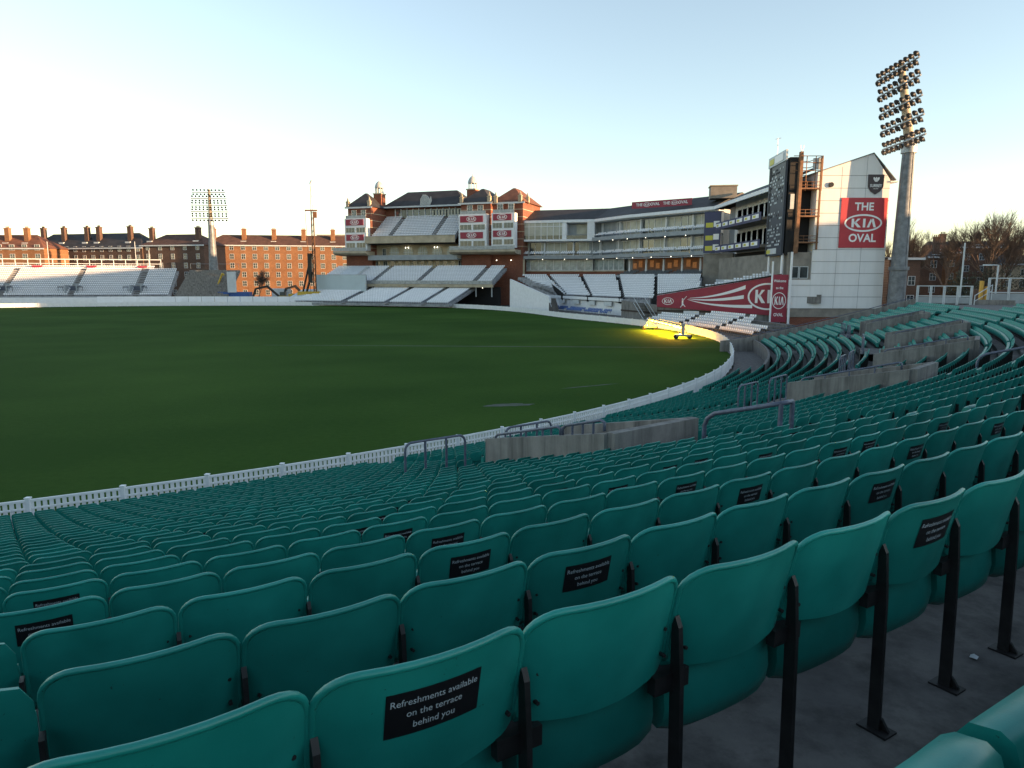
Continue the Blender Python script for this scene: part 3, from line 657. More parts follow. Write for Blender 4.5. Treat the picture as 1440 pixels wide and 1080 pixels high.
# ------------------------------------------------ floodlights
def lamp_mb(r=.42):
    return MB().bar((0,.45,.0),(0,.15,.0),r*.55,8,0,r*.95).bar((0,.15,0),(0,0,-.02),r*.95,8,0,r).box(-.06,.06,.3,.55,-.5,.0,0)
me_lamp=lamp_mb().mesh('lamp',['bolt'])
def floodlight(lab,x,y,rz,hz,base_r,top_r,bars,tilt,z0=0,ls=1.0,lean=0,headdx=0,headdy=0):
    t=thing('floodlight_mast',lab,'floodlight',(x,y,0),rz,'floodlight masts')
    mb=MB(); n=8
    mb.bar((0,0,0),(0,0,hz*.34),base_r,10,0,base_r*.97,False); mb.bar((0,0,hz*.34),(0,0,hz),base_r*.92,10,0,top_r)
    mb.bar((0,0,hz*.335),(0,0,hz*.355),base_r*1.15,10)
    for q in range(4): an=q*PI/2+.4; mb.bar((base_r*math.cos(an),base_r*math.sin(an),0),(top_r*math.cos(an),top_r*math.sin(an),hz),.09,5)
    mb.build('mast','mast',t)
    MB().bar((0,0,hz),(0,0,hz+.9),top_r*1.25,10).bar((0,0,hz+.9),(0,0,hz+2.2),top_r*1.3,8,0,top_r*.9).build('collar','zinc',t)
    hgt=bars[-1][0]+1
    MB().bar((headdx*0,0,hz+1.5),(headdx,headdy,hz+hgt),top_r*.85,8,0,top_r*.5).build('head_post','cream',t)
    for dz,w0,w1,n in bars:
        px=headdx*dz/hgt; py=headdy*dz/hgt
        fr=MB().bar((px-w0,py-.7,hz+dz-tilt*w0),(px+w1,py-.7,hz+dz+tilt*w1),.14,6).bar((px,py,hz+dz),(px,py-.7,hz+dz),.12,6).build('cross_bar','zinc',t)
        for row in (.62,-.62):
            for k in range(n):
                q=-w0+(w0+w1)*(k+.5)/n
                o=link(me_lamp,'lamp',t,(px+q,py-1.0,hz+dz+tilt*q+row)); o.scale=(ls,ls,ls); o.rotation_euler=(R(22),0,0)
    return t
floodlight('floodlight on a pale mast, ten straight rows of lamps, at the left',-90.2,214,R(5),22.8,1.55,.75,[(2.0,5.4,5.4,10),(3.9,5.4,5.4,10),(5.8,5.3,5.3,10),(7.7,5.2,5.2,10),(9.5,4.8,4.8,9)],0.0,ls=.7)
floodlight('big floodlight with tilted lamp rows beside the white gabled wall',60.0,110.0,R(-92),26.3,1.32,.9,[(1.6,6.3,6.3,9),(4.3,6.3,6.3,8),(6.9,6.2,6.2,8),(9.6,6.2,6.2,8),(12.0,6.2,6.2,9)],.0,ls=1.0,headdy=-2.2)
#@@PART4
M['stone']=mat('weathered_grey_stone',(.23,.21,.18),.85,var=.22,scale=.5,bump=.15)
M['pale']=mat('painted_reflection_glass',(.36,.42,.43),.15,var=.45,scale=.5)  # bright window reflections put into the glass colour
M['screen']=mat('screen_board',(.46,.54,.57),.6,var=.04,scale=.3)
M['warmlit']=mat('lit_window_glow',(.2,.1,.05),.6,emit=(1,.38,.10),es=.045,var=.5,scale=2)
# ------------------------------------------------ pavilion (local frame: x along the front, y into the building)
PO=(-49.99,213.0);PR=R(-20)
pv=thing('pavilion','red brick pavilion with two domed turrets, dark slate roof and tiers of white seats','pavilion',(*PO,0),PR)
def B(*a,mi=0): return MB().box(*a,mi)
def hiproof(x0,x1,y0,y1,z,h,ix,iy,mi=0,e=.5):
    mb=MB(); ym=(y0+y1)/2
    v=[(x0-e,y0-e,z),(x1+e,y0-e,z),(x1+e,y1+e,z),(x0-e,y1+e,z),(x0+ix,ym-iy,z+h),(x1-ix,ym-iy,z+h),(x1-ix,ym+iy,z+h),(x0+ix,ym+iy,z+h)]
    return mb.add(v,[(0,1,5,4),(1,2,6,5),(2,3,7,6),(3,0,4,7),(4,5,6,7),(3,2,1,0)],mi)
# main mid body
B(8.5,36.5,9.5,19,-.1,28.3).build('wall','brick',pv)
rf=hiproof(8.7,36.3,8.2,19,28.4,4.9,5.6,.4,e=.6).build('roof','slate',pv)
B(8.0,36.8,7.4,7.7,28.15,28.6).build('gutter','offw',pv)
# round badge on roof
mb=MB(); mb.bar((22.7,8.3,30.3),(22.7,8.0,30.3),1.35,20); mb.prism([(21.0,28.8),(24.4,28.8),(24.9,30.0),(24.6,31.2),(24.0,30.2),(23.0,31.7),(22,31.8),(21.2,30.6)],8.05,8.25,axis='y'); mb.build('roof_badge','lead',pv)
mb=MB(); ring(mb,22.7,30.3,1.1,1.1,.18,7.97,mi=0); ring(mb,22.7,30.3,.6,.6,.15,7.97); mb.build('badge_ring','grey',pv)
# glazed gallery under main roof
B(12.2,36.3,9.0,9.48,25.3,27.6).build('gallery_glass','glass',pv)
for k in range(13): x=12.2+k*2.0; B(x-.12,x+.12,8.8,9.0,25.3,27.9).build('mullion','offw',pv)
for k in range(14,26): B(10.4+k*1.02,10.4+k*1.02+.5,8.6,8.7,25.4,27.3).build('gallery_pane','blind',pv)
# upper seating bank (inside, between the turrets)
T=tier('',pv,9.2,36.3,-1.2,18.6,13,.78,.53,(15.5,29.5),1.0)
seatmass(T,pv,'white seats on the upper bank of the brick pavilion')
B(8.0,36.6,-2.0,-1.2,17.3,19.3).build('balcony_front','cream',pv)
B(8.0,36.6,-2.2,-1.9,19.3,19.4).build('balcony_ledge','offw',pv)
for x in (8.6,): pass
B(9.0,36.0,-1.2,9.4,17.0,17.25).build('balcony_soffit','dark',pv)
# second floor arcade
B(8.6,36.4,3.2,3.5,12.8,17.2).build('arcade_wall','cream',pv)
for k in range(5):
    x=14.8+k*4.7
    mb=MB(); mb.prism([(x-1.5,13.6),(x+1.5,13.6),(x+1.5,15.4)]+[(x+1.5*math.cos(a),15.4+1.3*math.sin(a)) for a in (R(30),R(60),R(90),R(120),R(150))]+[(x-1.5,15.4)],3.05,3.18,axis='y',mi=1)
    for q in (-.75,0,.75): mb.box(x+q-.06,x+q+.06,2.95,3.05,13.6,16.4,0)
    mb.box(x-1.6,x+1.6,2.95,3.05,14.7,14.85,0); mb.build('arched_window',['offw','blind'],pv)
    if k%2==1: 
        for q in (-.4,.5): MB().bar((x+q,2.2,16.0),(x+q,2.2,16.3),.1,6).build('lit_lamp','bulb',pv)
win(pv,11.4,3.2,13.4,1.0,2.6)
# first floor balcony
B(8.4,37.2,-1.0,3.2,12.55,12.85).build('balcony_floor','offw',pv); B(8.4,37.2,-1.15,-1.0,12.5,13.9).build('balcony_rail','grey',pv)
Tb=[(9+.6*k,.1,12.95,0) for k in range(46)]; seatmass(Tb,pv,'one row of white seats on the balcony of the brick pavilion')
B(8.4,56,2.2,2.5,8.2,12.5).build('ground_floor_wall','cream',pv)
for k in range(19):
    x=9.8+k*2.45
    win(pv,x,2.2,10.6,1.2,1.6,('offw','glass'),bars=(1,0)) if k not in (11,14,17) else win(pv,x,2.2,9.4,1.3,2.9,('offw','dark'),'door',bars=(1,0))
# turrets
def turret(x0,x1,y0,depth,wx0,wx1,sign_w,n,zt):
    B(x0,x1,y0+.6,y0+depth,-.1,28.0).build('turret_wall','brick',pv)
    for k in range(6): 
        z=16+2*k; B(x0-.02,x1+.02,y0+.58,y0+depth+.02,z,z+.18).build('stone_band','cream',pv)
    hiproof(x0,x1,y0+.6,y0+depth,28.0,4.4,(x1-x0)/2-.3,.3 if depth<12 else 2.5,e=.7).build('turret_roof',n,pv)
    B(x0-.7,x1+.7,y0-.12,y0+.0,27.6,28.05).build('turret_gutter','offw',pv)
def whitebay(x0,x1,y,zb,zt,lab='bay'):
    m=B(x0,x1,y-1.4,y+.6,zb,zt).build('white_bay','white',pv)
    wd=(x1-x0)/2-.75
    for z in (zb+.9,zb+5.3):
        for q in (x0+.45+wd/2,x1-.45-wd/2): win(pv,q,y-1.4,z,wd,1.35,('offw','glass'),bars=(2,0),fr=.06)
    for z in (zb+2.9,zb+7.3):
        s_=B(x0+.5,x1-1.0,y-1.52,y-1.4,z,z+1.75).build('sign_panel','maroon',pv)
        mb=MB(); logo(mb,(x0+.5+x1-1.0)/2,z+.88,2.9,y-1.55); mb.build('sign_lettering','ltr',s_)
    B(x0+.3,x1-.3,y-1.2,y-1.1,zt,zt+.9).build('parapet_rail','zinc',pv)
    win(pv,(x0+x1)/2-1.6,y+.6,zt+.9,1.5,1.6); win(pv,(x0+x1)/2+1.6,y+.6,zt+.9,1.5,1.6)
turret(.9,8.8,0,9,0,0,0,'slate',28)
turret(37.7,46.6,0,16,0,0,0,'slate',28); turret(46.6,55.5,1.5,16,0,0,0,'redtile',28)  # redder right-hand roof: low sun on its slope put into the colour
whitebay(.9,8.3,0,15.3,24.6); whitebay(37.8,46.1,0,15.3,24.8); whitebay(47.6,54.4,0,15.6,24.9)
for (x,y) in ((1.0,.6),(8.3,.6),(37.9,.6),(46.2,.6),(47.8,1.5),(54.8,1.8),(55.5,6)):
    MB().box(x-.45,x+.45,y-.45,y+.45,27.9,29.6).bar((x,y,29.6),(x,y,30.9),.5,4,0,.05).box(x-.55,x+.55,y-.55,y+.55,29.5,29.7).build('pinnacle','cream',pv)
def cupola(x,y,z):
    c=MB().box(x-1.3,x+1.3,y-1.3,y+1.3,z-4,z).build('cupola_base','brick',pv)
    MB().box(x-1.5,x+1.5,y-1.5,y+1.5,z,z+.3).build('cupola_ledge','cream',c)
    mb=MB()
    for k in range(8): a=k*PI/4; mb.bar((x+1.15*math.cos(a),y+1.15*math.sin(a),z+.3),(x+1.15*math.cos(a),y+1.15*math.sin(a),z+1.9),.16,6)
    mb.build('cupola_columns','lead',c)
    MB().lathe([(1.4,z+1.9),(1.4,z+2.2),(1.3,z+2.6),(1.05,z+3.2),(.6,z+3.7),(.15,z+3.95),(.06,z+4.5),(.01,z+5)],16,x,y).build('cupola_dome','lead',c)
cupola(7.4,8.0,32.3); cupola(38.1,8.0,32.4)
# stone balconies under the turrets
for x0,x1,z in ((-2.0,9.2,14.5),(35.8,55.2,14.5)):
    MB().prism([(-3.6,z),(-3.6,z+.55),(1.4,z+.55),(1.4,z-.7),(-2.6,z-.5)],x0,x1,axis='x').build('stone_balcony','cream',pv)
    B(x0+.1,x1-.1,-3.55,-3.45,z+.6,z+1.6).build('balcony_railing','zinc',pv)
B(-1,9,2,8,8,14).build('side_wall','brick',pv)
for k in range(3): win(pv,1.4+k*2.6,2.0,9.5,1.5,2.8,bars=(1,1))
for k in range(4): MB().bar((39.5+k*4.3,1.2,12.2),(39.5+k*4.3,1.2,12.4),.12,6).build('lit_lamp','bulb',pv)
# upper and lower tiers of white seats in front
TY=thing('seating_stand','two tiers of white seats in front of the brick pavilion, upper one on posts','stand',(*PO,0),PR)
T=tier('',TY,-2,52,-12,6.0,12,.92,.37,(16.4,30.2,46.8),1.2)
seatmass(T,TY,'white seats on the upper tier in front of the pavilion')
MB().box(-2.2,52.4,-12.5,-12,5.0,5.75).build('tier_front','cream',TY); MB().box(-2,52.2,-12.6,-12.55,5.8,6.7).build('front_rail','zinc',TY)
for k in range(12): MB().bar((2+k*4.5,-11,2.5),(2+k*4.5,-11,5.1),.16,6).build('support_post','offw',TY)
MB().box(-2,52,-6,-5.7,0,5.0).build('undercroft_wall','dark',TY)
for k in range(5): MB().bar((24+k*6.2,-10.8,4.75),(24+k*6.2,-10.8,4.9),.09,6).build('lit_lamp','bulb',TY)
T=tier('',TY,0,46,-25.5,.9,20,.82,.20,(15.6,28.5,38.8),1.2)
seatmass(T,TY,'white seats on the lower tier in front of the pavilion')
# raised side seating left of the tiers
MB().box(-4,0,-10,-2,4.6,5.1).build('side_deck','cream',TY)
t=thing('sight_screen','large plain white screen board on posts in front of the pavilion','sight screen',(*PO,0),PR)
MB().box(-.2,16.0,-15.1,-14.9,3.7,8.1).build('board','screen',t); MB().box(-.35,16.15,-14.88,-14.8,3.55,8.25).build('frame','zinc',t)
for x in (1,5.5,10,14.5): MB().bar((x,-14.8,.3),(x,-14.8,8),.12,6).build('post','zinc',t)
t=thing('covered_roller','pale lilac tarpaulin covered rolls of netting left of the seat tiers','cover',(*PO,0),PR)
MB().prism([(-13,6.7),(-4,10.6),(-2.5,10.8),(-2,10),(-11,6.4)],4.0,9.5,axis='x').build('upper_roll','offw',t); MB().prism([(-24,1.4),(-17,3.8),(-15,4.2),(-14,3.4),(-23,1.0)],-4.0,.6,axis='x').build('lower_roll','offw',t)
# ------------------------------------------------ right hand three storey stand (A), curved part (B) and end (C)
st=thing('grandstand','long curved white three storey stand with glass fronts and balconies of seats','stand',(20,185,0))
SO=(20,185)
EV=[(.4,198.0),(22,191.5),(28.3,179.0),(33.8,171.5),(39.3,164.0),(44.0,156.6)]   # eaves line
EC=[(44.2,152),(44.5,124.5)]
def off(P,d):
    out=[]
    for i,p in enumerate(P):
        a=Vector(P[max(i-1,0)]);b=Vector(P[min(i+1,len(P)-1)]);t_=(b-a).normalized();n=Vector((-t_.y,t_.x)); 
        if n.dot(Vector((1,1)))<0:n=-n
        out.append((p[0]+n.x*d,p[1]+n.y*d))
    return out
def strip(P0,P1,z0,z1,z0b=None,z1b=None):
    mb=MB();n=len(P0);z0b=z0 if z0b is None else z0b;z1b=z1 if z1b is None else z1b
    vs=[(*p,z0) for p in P0]+[(*p,z1) for p in P0]+[(*p,z0b) for p in P1]+[(*p,z1b) for p in P1]; fs=[]
    for i in range(n-1): fs+=[(i,i+1,n+i+1,n+i),(2*n+i+1,2*n+i,3*n+i,3*n+i+1),(n+i,n+i+1,3*n+i+1,3*n+i),(i+1,i,2*n+i,2*n+i+1)]
    fs+=[(0,n,3*n,2*n),(n-1,3*n-1,4*n-1,2*n-1)]
    return mb.add(vs,fs)
def sb(mb,name,mats,par=st): return rel(mb,SO).build(name,mats,par)
EVx=EV+[(46.2,149)] 
sb(strip(off(EV,3.2),off(EV,16),-.1,22.6),'wall','grey')
sb(strip(EV,off(EV,9.0),22.75,23.0,26.2,26.6),'roof','slate'); sb(strip(off(EV,9),off(EV,17),26.1,26.6,22.8,23.0),'rear_roof','slate')
sb(strip(off(EV,-.15),off(EV,.25),22.35,23.05),'fascia','white'); sb(strip(off(EV,.3),off(EV,3.2),22.2,22.4),'eave_soffit','offw')
def seglen(P): return [(Vector(P[i]),Vector(P[i+1])) for i in range(len(P)-1)]
def along(P,step,start=0):
    out=[];acc=start
    for a,b in seglen(P):
        L=(b-a).length
        while acc<=L: d=(b-a)/L; out.append((a+d*acc,math.atan2(d.y,d.x))); acc+=step
        acc-=L
    return out
def bays(P,z0,z1,step,nm='window_bay',mats=('white','blind','glass'),par=None,pat=None,setb=3.2,w_=None):
    """glazed bays on the front line: each a window part in the stand"""
    for k,(p,a) in enumerate(along(off(P,setb-.05),step,step/2)):
        mb=MB(); W_=step-.06 if w_ is None else w_; H_=z1-z0
        g=2 if (pat is None and k%3==1) or (pat and pat(k)) else 1
        mb.box(-W_/2,W_/2,-.08,0,0,H_,g); 
        for q in (-W_/2,0,W_/2): mb.box(q-.055,q+.055,-.16,-.08,0,H_,0)
        mb.box(-W_/2,W_/2,-.15,-.08,H_-.15,H_,0).box(-W_/2,W_/2,-.15,-.08,0,.12,0)
        o=mb.build(nm,list(mats),st,(p.x-SO[0],p.y-SO[1],z0),a if True else 0)
EA=EV[:2];EB=EV[1:]
# storeys
for z,nm in ((17.4,'upper'),(12.7,'middle')):
    Pq=EV if z<15 else EB
    sb(strip(off(Pq,-.6),off(Pq,3.3),z,z+.55),'balcony_floor','offw'); sb(strip(off(Pq,-.7),off(Pq,-.6),z-.1,z+.8),'balcony_front','grey'); sb(strip(off(Pq,-.72),off(Pq,-.66),z+1.45,z+1.52),'balcony_rail','white')
    bays(EB,z+.6,z+4.3 if z<15 else z+4.5,4.1)
    for k,(p,a) in enumerate(along(off(Pq,3.0),8.2,.0)): MB().box(-.2,.2,-.6,.1,0,4.6).build('pier','white',st,(p.x-SO[0],p.y-SO[1],z),a)
    # rows of balcony seats in groups
    T=[]
    for k,(p,a) in enumerate(along(off(Pq,.25),.55,.4)):
        if k%8!=7: T.append((p.x,p.y,z+.95,a)); q=off([tuple(p),tuple(p+Vector((math.cos(a),math.sin(a))))],.8)[0]; T.append((q[0],q[1],z+1.3,a))
    o=scatter('stadium_seats',WS,('wseat','steel','wpan'),T); tag(o,'white seats along the '+nm+' balcony of the long three storey stand','seats',kind='stuff')
    for k,(p,a) in enumerate(along(off(Pq,.3),6.2,2)): MB().bar((0,0,0),(0,0,.14),.07,6).build('lit_lamp','bulb',st,(p.x-SO[0],p.y-SO[1],z-.25))
bays(EA,13.6,17.3,3.6)
# top floor of A: glass box to the left, open balcony right
sb(strip(off(EA,-.4),off(EA,3.3),17.4,17.9),'box_floor','white')
aa=Vector(EA[0]);ab=Vector(EA[1]);da=(ab-aa).normalized();an=math.atan2(da.y,da.x);pp=off(EA,.1)[0]
bx=MB().box(0,13.8,.02,.1,17.9,22.4,1).box(0,13.8,0,.02,17.9,18.95,2)
for k in range(8): q=.9+k*1.72; bx.box(q-.07,q+.07,-.08,0,17.9,22.4,0)
bx.box(0,14.1,-.08,0,21.3,21.45,0).box(0,.95,-.1,.1,17.9,22.4,0).box(13.7,14.9,-.1,3,17.9,22.4,0)
bx.build('glass_box',['white','blind','glass'],st,(pp[0]-SO[0],pp[1]-SO[1],0),an)
MB().box(15,21,2.6,2.8,17.9,22.4,0).box(17.2,21,2.5,2.6,19.3,22.0,1).box(15,22,.0,.08,17.9,18.9,2).box(20.6,22.6,-.1,3,17.9,22.4,3).build('open_balcony',['grey','blind','glass','white'],st,(pp[0]-SO[0],pp[1]-SO[1],0),an)
# ground storey A
EA2=[EV[0],EV[1],(27.2,181.5)]
bays(EA2,9.5,12.5,4.4,'ground_window',('white','pale','glass'),pat=lambda k:0,setb=2.0)
sb(strip(off(EA2,1.95),off(EA2,3.3),9.2,9.5),'sill','cream'); sb(strip(off(EA2,1.98),off(EA2,3.3),6.5,9.2),'brick_base','brick')
# lounge under B, lit warm, with black seats in front
EBl=EV[2:]
sb(strip(off(EBl,2.9),off(EBl,3.1),8.0,12.6),'lounge_interior','warm')
for k,(p,a) in enumerate(along(off(EBl,2.8),1.9,1.0)):
    if k%3!=2: MB().box(-.6,.6,-.05,0,0,1.3+.3*(k%2)).build('lit_window','warmlit',st,(p.x-SO[0],p.y-SO[1],9.9+.3*(k%2)),a); sb(strip(off(EBl,-2.5),off(EBl,1.5),12.2,12.35),'canopy','white')
for k,(p,a) in enumerate(along(off(EBl,.4),5.6,1.5)): MB().bar((0,0,8.0),(0,0,12.2),.3,8).build('column','wseat',st,(p.x-SO[0],p.y-SO[1],0))
sb(strip(off(EBl,-5.2),off(EBl,-4.9),6.6,8.2),'lounge_front','grey'); sb(strip(off(EBl,-4.9),off(EBl,2.2),6.4,7.4,8.0,8.6),'lounge_deck','dark')
BS=MB(); BS.prism([(.0,.42),(.08,.44),(.16,.84),(.12,.86)],-.24,.24,axis='x',mi=0); BS.prism([(-.3,.36),(.05,.36),(.05,.46),(-.3,.46)],-.23,.23,axis='x',mi=0); BS.box(-.05,.05,-.1,.0,0,.36,0)
me_bs=BS.mesh('seat',['blackseat'])
nb=0
for r in range(5):
    row=along(off(EBl,-4.2+r*1.15),.62,.8); n=0
    for k,(p,a) in enumerate(row):
        if k%17 in (7,8): continue
        n+=1;nb+=1
        o=link(me_bs,'lounge_chair',None,(p.x,p.y,7.35+r*.33),a); tag(o,'black lounge seat, '+ordn(n)+' from left in the '+['front','second','third','fourth','back'][r]+' row below the lit lounge','seat','black seats below the lit lounge')
# white raked seating in front of A and B
FA=[(9.6,178.0),(12.2,165.5),(17.0,154.5),(22.3,143.5),(27.0,134.0),(33.5,126.5)]
TA=[];sp_=MB();FAo=FA
nrow=13
def lerp(a,b,t): return a+(b-a)*t
BK=[(1.5,187.2),(9.0,185.0),(17.5,182.8),(26.0,175.5),(33.0,163.5),(40.2,149.5)]
for r in range(nrow):
    t0=r/nrow;t1=(r+1)/nrow
    P0=[(lerp(a[0],b[0],t0),lerp(a[1],b[1],t0)) for a,b in zip(FA,BK)];P1=[(lerp(a[0],b[0],t1),lerp(a[1],b[1],t1)) for a,b in zip(FA,BK)]
    z=3.3+r*.36
    q=strip(P0,P1,z-.8,z); sp_.add(q.v,q.f)
    for k,(a,b) in enumerate(seglen(P0)):
        L=(b-a).length; n=int((L-.9)/.52); d=(b-a)/L; an_=math.atan2(d.y,d.x); nn=Vector((-d.y,d.x))
        for j in range(n): p=a+d*(.7+j*.52)+nn*.35; TA.append((p.x,p.y,z,an_))
sb(sp_,'terrace_steps','tread')
TA.sort(key=lambda q:math.hypot(q[0],q[1]))
o=scatter('stadium_seats',WS,('wseat','steel','wpan'),TA); tag(o,'mass of white seats on the raked terrace in front of the three storey stand','seats',kind='stuff')
for k in (1,2,3,4):
    mb=MB()
    for r in range(nrow*2):
        t0=r/nrow/2; p=(lerp(FA[k][0],BK[k][0],t0),lerp(FA[k][1],BK[k][1],t0)); mb.box(p[0]-.6,p[0]+.6,p[1]-.5,p[1]+.5,2.4+r*.18,3.36+r*.18)
    sb(mb,'aisle_steps','dark')
# front wall of that terrace, recess with blue seats
sb(strip([(8.2,176),(12.0,164.5),(16.8,153.5),(22.0,142.6)],[(8.7,176.4),(12.5,164.9),(17.3,153.9),(22.5,143.0)],2.75,3.35),'terrace_front','white')
sb(strip([(9.6,172),(13.5,162.5),(18.0,152.5),(23.2,141.8)],[(10.1,172.4),(14,162.9),(18.5,152.9),(23.7,142.2)],-.1,2.8),'recess_wall','white')
for a in ((11.9,165.5),(14.6,159.4),(17.4,153.2),(20.2,147.2)): MB().box(-1.4,1.4,-.04,.04,1.7,2.6).build('recess_panel','offw',st,(a[0]-SO[0]-.2,a[1]-SO[1],0),R(-64))
me_bl=WS.mesh('seat',['blueseat','steel','blueseat'])
n=0
for r in range(2):
    for k,(p,a) in enumerate(along([(8.9,163.5),(12.6,155.0),(16.0,147.5),(19.2,141.0)],.56,.3)):
        if k in (12,13,26,27,38): continue
        n+=1; q=p+Vector((.9*r,.45*r)); o=link(me_bl,'bench_chair',None,(q.x,q.y,.15+.3*r),a)
        rk=['front','back'][r]; cnt=sum(1 for j in range(k+1) if j not in (12,13,26,27,38))
        tag(o,'blue plastic seat, '+ordn(cnt)+' from left in the '+rk+' row behind the fence','seat','blue seats behind the picket fence')
# white side wall with stair between pavilion tiers and terrace
t=thing('side_wall','tall white sloping wall between the pavilion seats and the three storey stand','wall',(-1,172,0))
mb=MB().obox((-.4,172),(8.6,158.5),.4,-.1,7.2,0,-.1,3.3); rel(mb,(-1,172)).build('wall','white',t)
t=thing('stair','narrow grey stair in the white wall left of the blue seats','stair',(9,160,0))
for k in range(12): MB().box(-.9,.9,0,.35,-.1,2.9-.24*k).build('step','conc',t,(.05*k,-.45*k,0))
MB().bar((-.9,.3,3.9),(-.35,-5,1.2),.05,6).bar((.9,.3,3.9),(1.45,-5,1.2),.05,6).build('rail','offw',t)
# brown wall and stair right of the recess
t=thing('brown_wall','low brown and grey banded wall below the raked white seats','wall',(21,134,0))
rel(MB().obox((21.4,136.6),(26.9,122),.4,-.1,3.2,0,-.1,2.7),(21,134)).build('wall','concl',t)
rel(MB().obox((21.15,136.5),(26.65,121.9),.1,1.2,1.5),(21,134)).build('brown_band','rust',t)
t=thing('stair','dark steel stair with two pale rails beside the maroon banner','stair',(23.2,128.5,0))
for k in range(12): MB().box(-1,1,-.2,.2,2.9-.24*k-.08,2.9-.24*k).build('step','dark',t,(.1*k,-.38*k,0))
MB().bar((-1,.2,4.0),(.2,-4.6,.9),.05,6).bar((1,.2,4.0),(2.2,-4.6,.9),.05,6).bar((-1,.2,3.0),(.2,-4.6,0),.07,6).bar((1,.2,3.0),(2.2,-4.6,0),.07,6).build('rail','offw',t)
# C block
sb(strip([(47.4,156),(47.6,123)],[(58,156),(58,123)],8.5,22.6),'end_wall','grey')
sb(strip([(44.0,156.8),(44.2,124)],[(52,156.8),(52,124)],22.75,23.0,26.0,26.4),'end_roof','slate')
sb(strip([(43.9,156.7),(44.05,124)],[(44.3,156.7),(44.45,124)],22.35,23.05),'end_fascia','white')
for z in (17.6,12.9):
    sb(strip([(42.8,150),(43.1,124)],[(47.5,150),(47.7,124)],z,z+.5),'end_balcony_floor','stone')
    sb(strip([(42.7,150),(43.0,124)],[(42.8,150),(43.1,124)],z-.1,z+1.35),'end_balcony_front','navy')
    for k in range(6):
        y=148-k*4.3
        q=MB().box(-1.7,1.7,-.04,0,.35,1.05,0).box(-1.2,.1,-.06,-.04,.5,.9,1); q.build('end_balcony_print',['ltr','yellow'],st,(42.68+(148-y)*.012-SO[0],y-SO[1],z),R(-90))
    for k in range(8):
        y=149-k*3.2; MB().box(-1.25,1.25,-.05,.0,0,3.3,1).box(-1.45,-1.25,-.1,0,0,3.6,0).box(1.25,1.45,-.1,0,0,3.6,0).build('end_window',['white','glass' if k%2 else 'blind'],st,(47.35-SO[0],y-SO[1],z+.6),R(-90))
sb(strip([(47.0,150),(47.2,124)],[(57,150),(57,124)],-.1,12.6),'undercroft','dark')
# tall navy printed banner in the corner
t=thing('navy_banner','tall navy banner with yellow and white blocks in the corner of the stand','banner',(43.0,153.5,0),R(-42))
MB().box(-1.9,1.9,-.1,.0,12.9,21.6).build('sheet','navy',t)
for z in (18.3,15.6,13.4): MB().box(-1.5,.2,-.14,-.1,z,z+1.0,0).box(.3,1.6,-.14,-.1,z+.1,z+1.3,1).build('printed_block',['yellow','ltr'],t)
MB().box(-2.2,4.6,.6,4.0,-.1,12.8).build('pier_wall','stone',t)
# brick box on roof, red roof sign
t=thing('roof_plant_room','square brown plant room standing on the roof of the stand','plant room',(46.8,160,25.0),R(-10)); MB().box(-2.8,2.8,-1.5,2.5,0,2.6).build('wall','stone',t); MB().box(-3,3,-1.7,2.7,2.6,2.8).build('cap','cream',t)
a=Vector((29.3,176.3));b=Vector((41.6,166.6)); t=thing('roof_sign','long maroon roof sign repeating white lettering twice','sign',(a.x,a.y,24.3),math.atan2((b-a).y,(b-a).x)); L=(b-a).length
MB().box(0,L,0,.15,0,1.6).build('board','maroon',t)
for c_ in (L*.26,L*.72):
    mb=MB()
    for s_,dx in (('THE',-2.0),('OVAL',2.2)):
        v,f=text_mesh(s_,.95,.02); mb.add([(x+c_+dx,-.04,z+.8) for x,_,z in v],f)
    logo(mb,c_+.05,.8,1.9,-.04); mb.build('sign_lettering','ltr',t)
# ------------------------------------------------ maroon banner wall and panel
a=Vector((25.0,121.6));b=Vector((43.0,113.0));d=b-a; L=d.length
t=thing('long_banner','long wedge shaped maroon banner with white streaks, oval badges and a cricketer','banner',(a.x,a.y,0),math.atan2(d.y,d.x))
MB().prism([(0,2.6),(0,4.55),(L,8.0),(L,1.5)],0,.15,axis='y').build('sheet','maroon',t)
mb=MB(); logo(mb,1.9,3.6,2.0,-.02,hf=.62); mb.build('badge','ltr',t)
mb=MB(); logo(mb,L-1.9,4.6,6.2,-.02,hf=.70)
mb.build('badge','ltr',t)
mb=MB()
def streak(p0,p1,p2,w0,w1):
    n=14; vs=[]
    for k in range(n+1):
        u=k/n; x=(1-u)**2*p0[0]+2*u*(1-u)*p1[0]+u*u*p2[0]; z=(1-u)**2*p0[1]+2*u*(1-u)*p1[1]+u*u*p2[1]; ww=w0+(w1-w0)*u; vs+=[(x,-.02,z-ww/2),(x,-.02,z+ww/2)]
    mb.add(vs,[(2*k,2*k+2,2*k+3,2*k+1) for k in range(n)])
streak((5.6,4.2),(10,4.3),(L-5.4,6.1),.04,.62); streak((5.4,4.05),(9,3.6),(L-5.6,4.5),.04,.6); streak((5.2,3.95),(9,2.8),(L-4.2,2.95),.04,.55)
mb.build('streaks','ltr',t)
mb=MB().box(4.3,4.55,-.05,-.02,2.9,3.8).bar((4.4,-.04,3.3),(4.9,-.04,2.7),.07,4).bar((4.4,-.04,3.0),(4.1,-.04,2.6),.07,4).bar((4.45,-.04,3.7),(5.1,-.04,4.5),.05,4).bar((4.4,-.04,3.9),(4.4,-.04,4.1),.12,6); mb.build('cricketer','ltr',t)
MB().prism([(-.3,4.55),(-.3,4.75),(L,8.25),(L,8.0)],-.1,.3,axis='y').build('top_rail','dark',t)
MB().box(0,L,.3,.7,-.1,2.55).build('wall_below','concl',t); MB().box(0,L,.2,.3,1.8,2.1).build('brown_band','rust',t); MB().box(4.6,7.2,.18,.3,-.1,2.0).build('white_door','white',t)
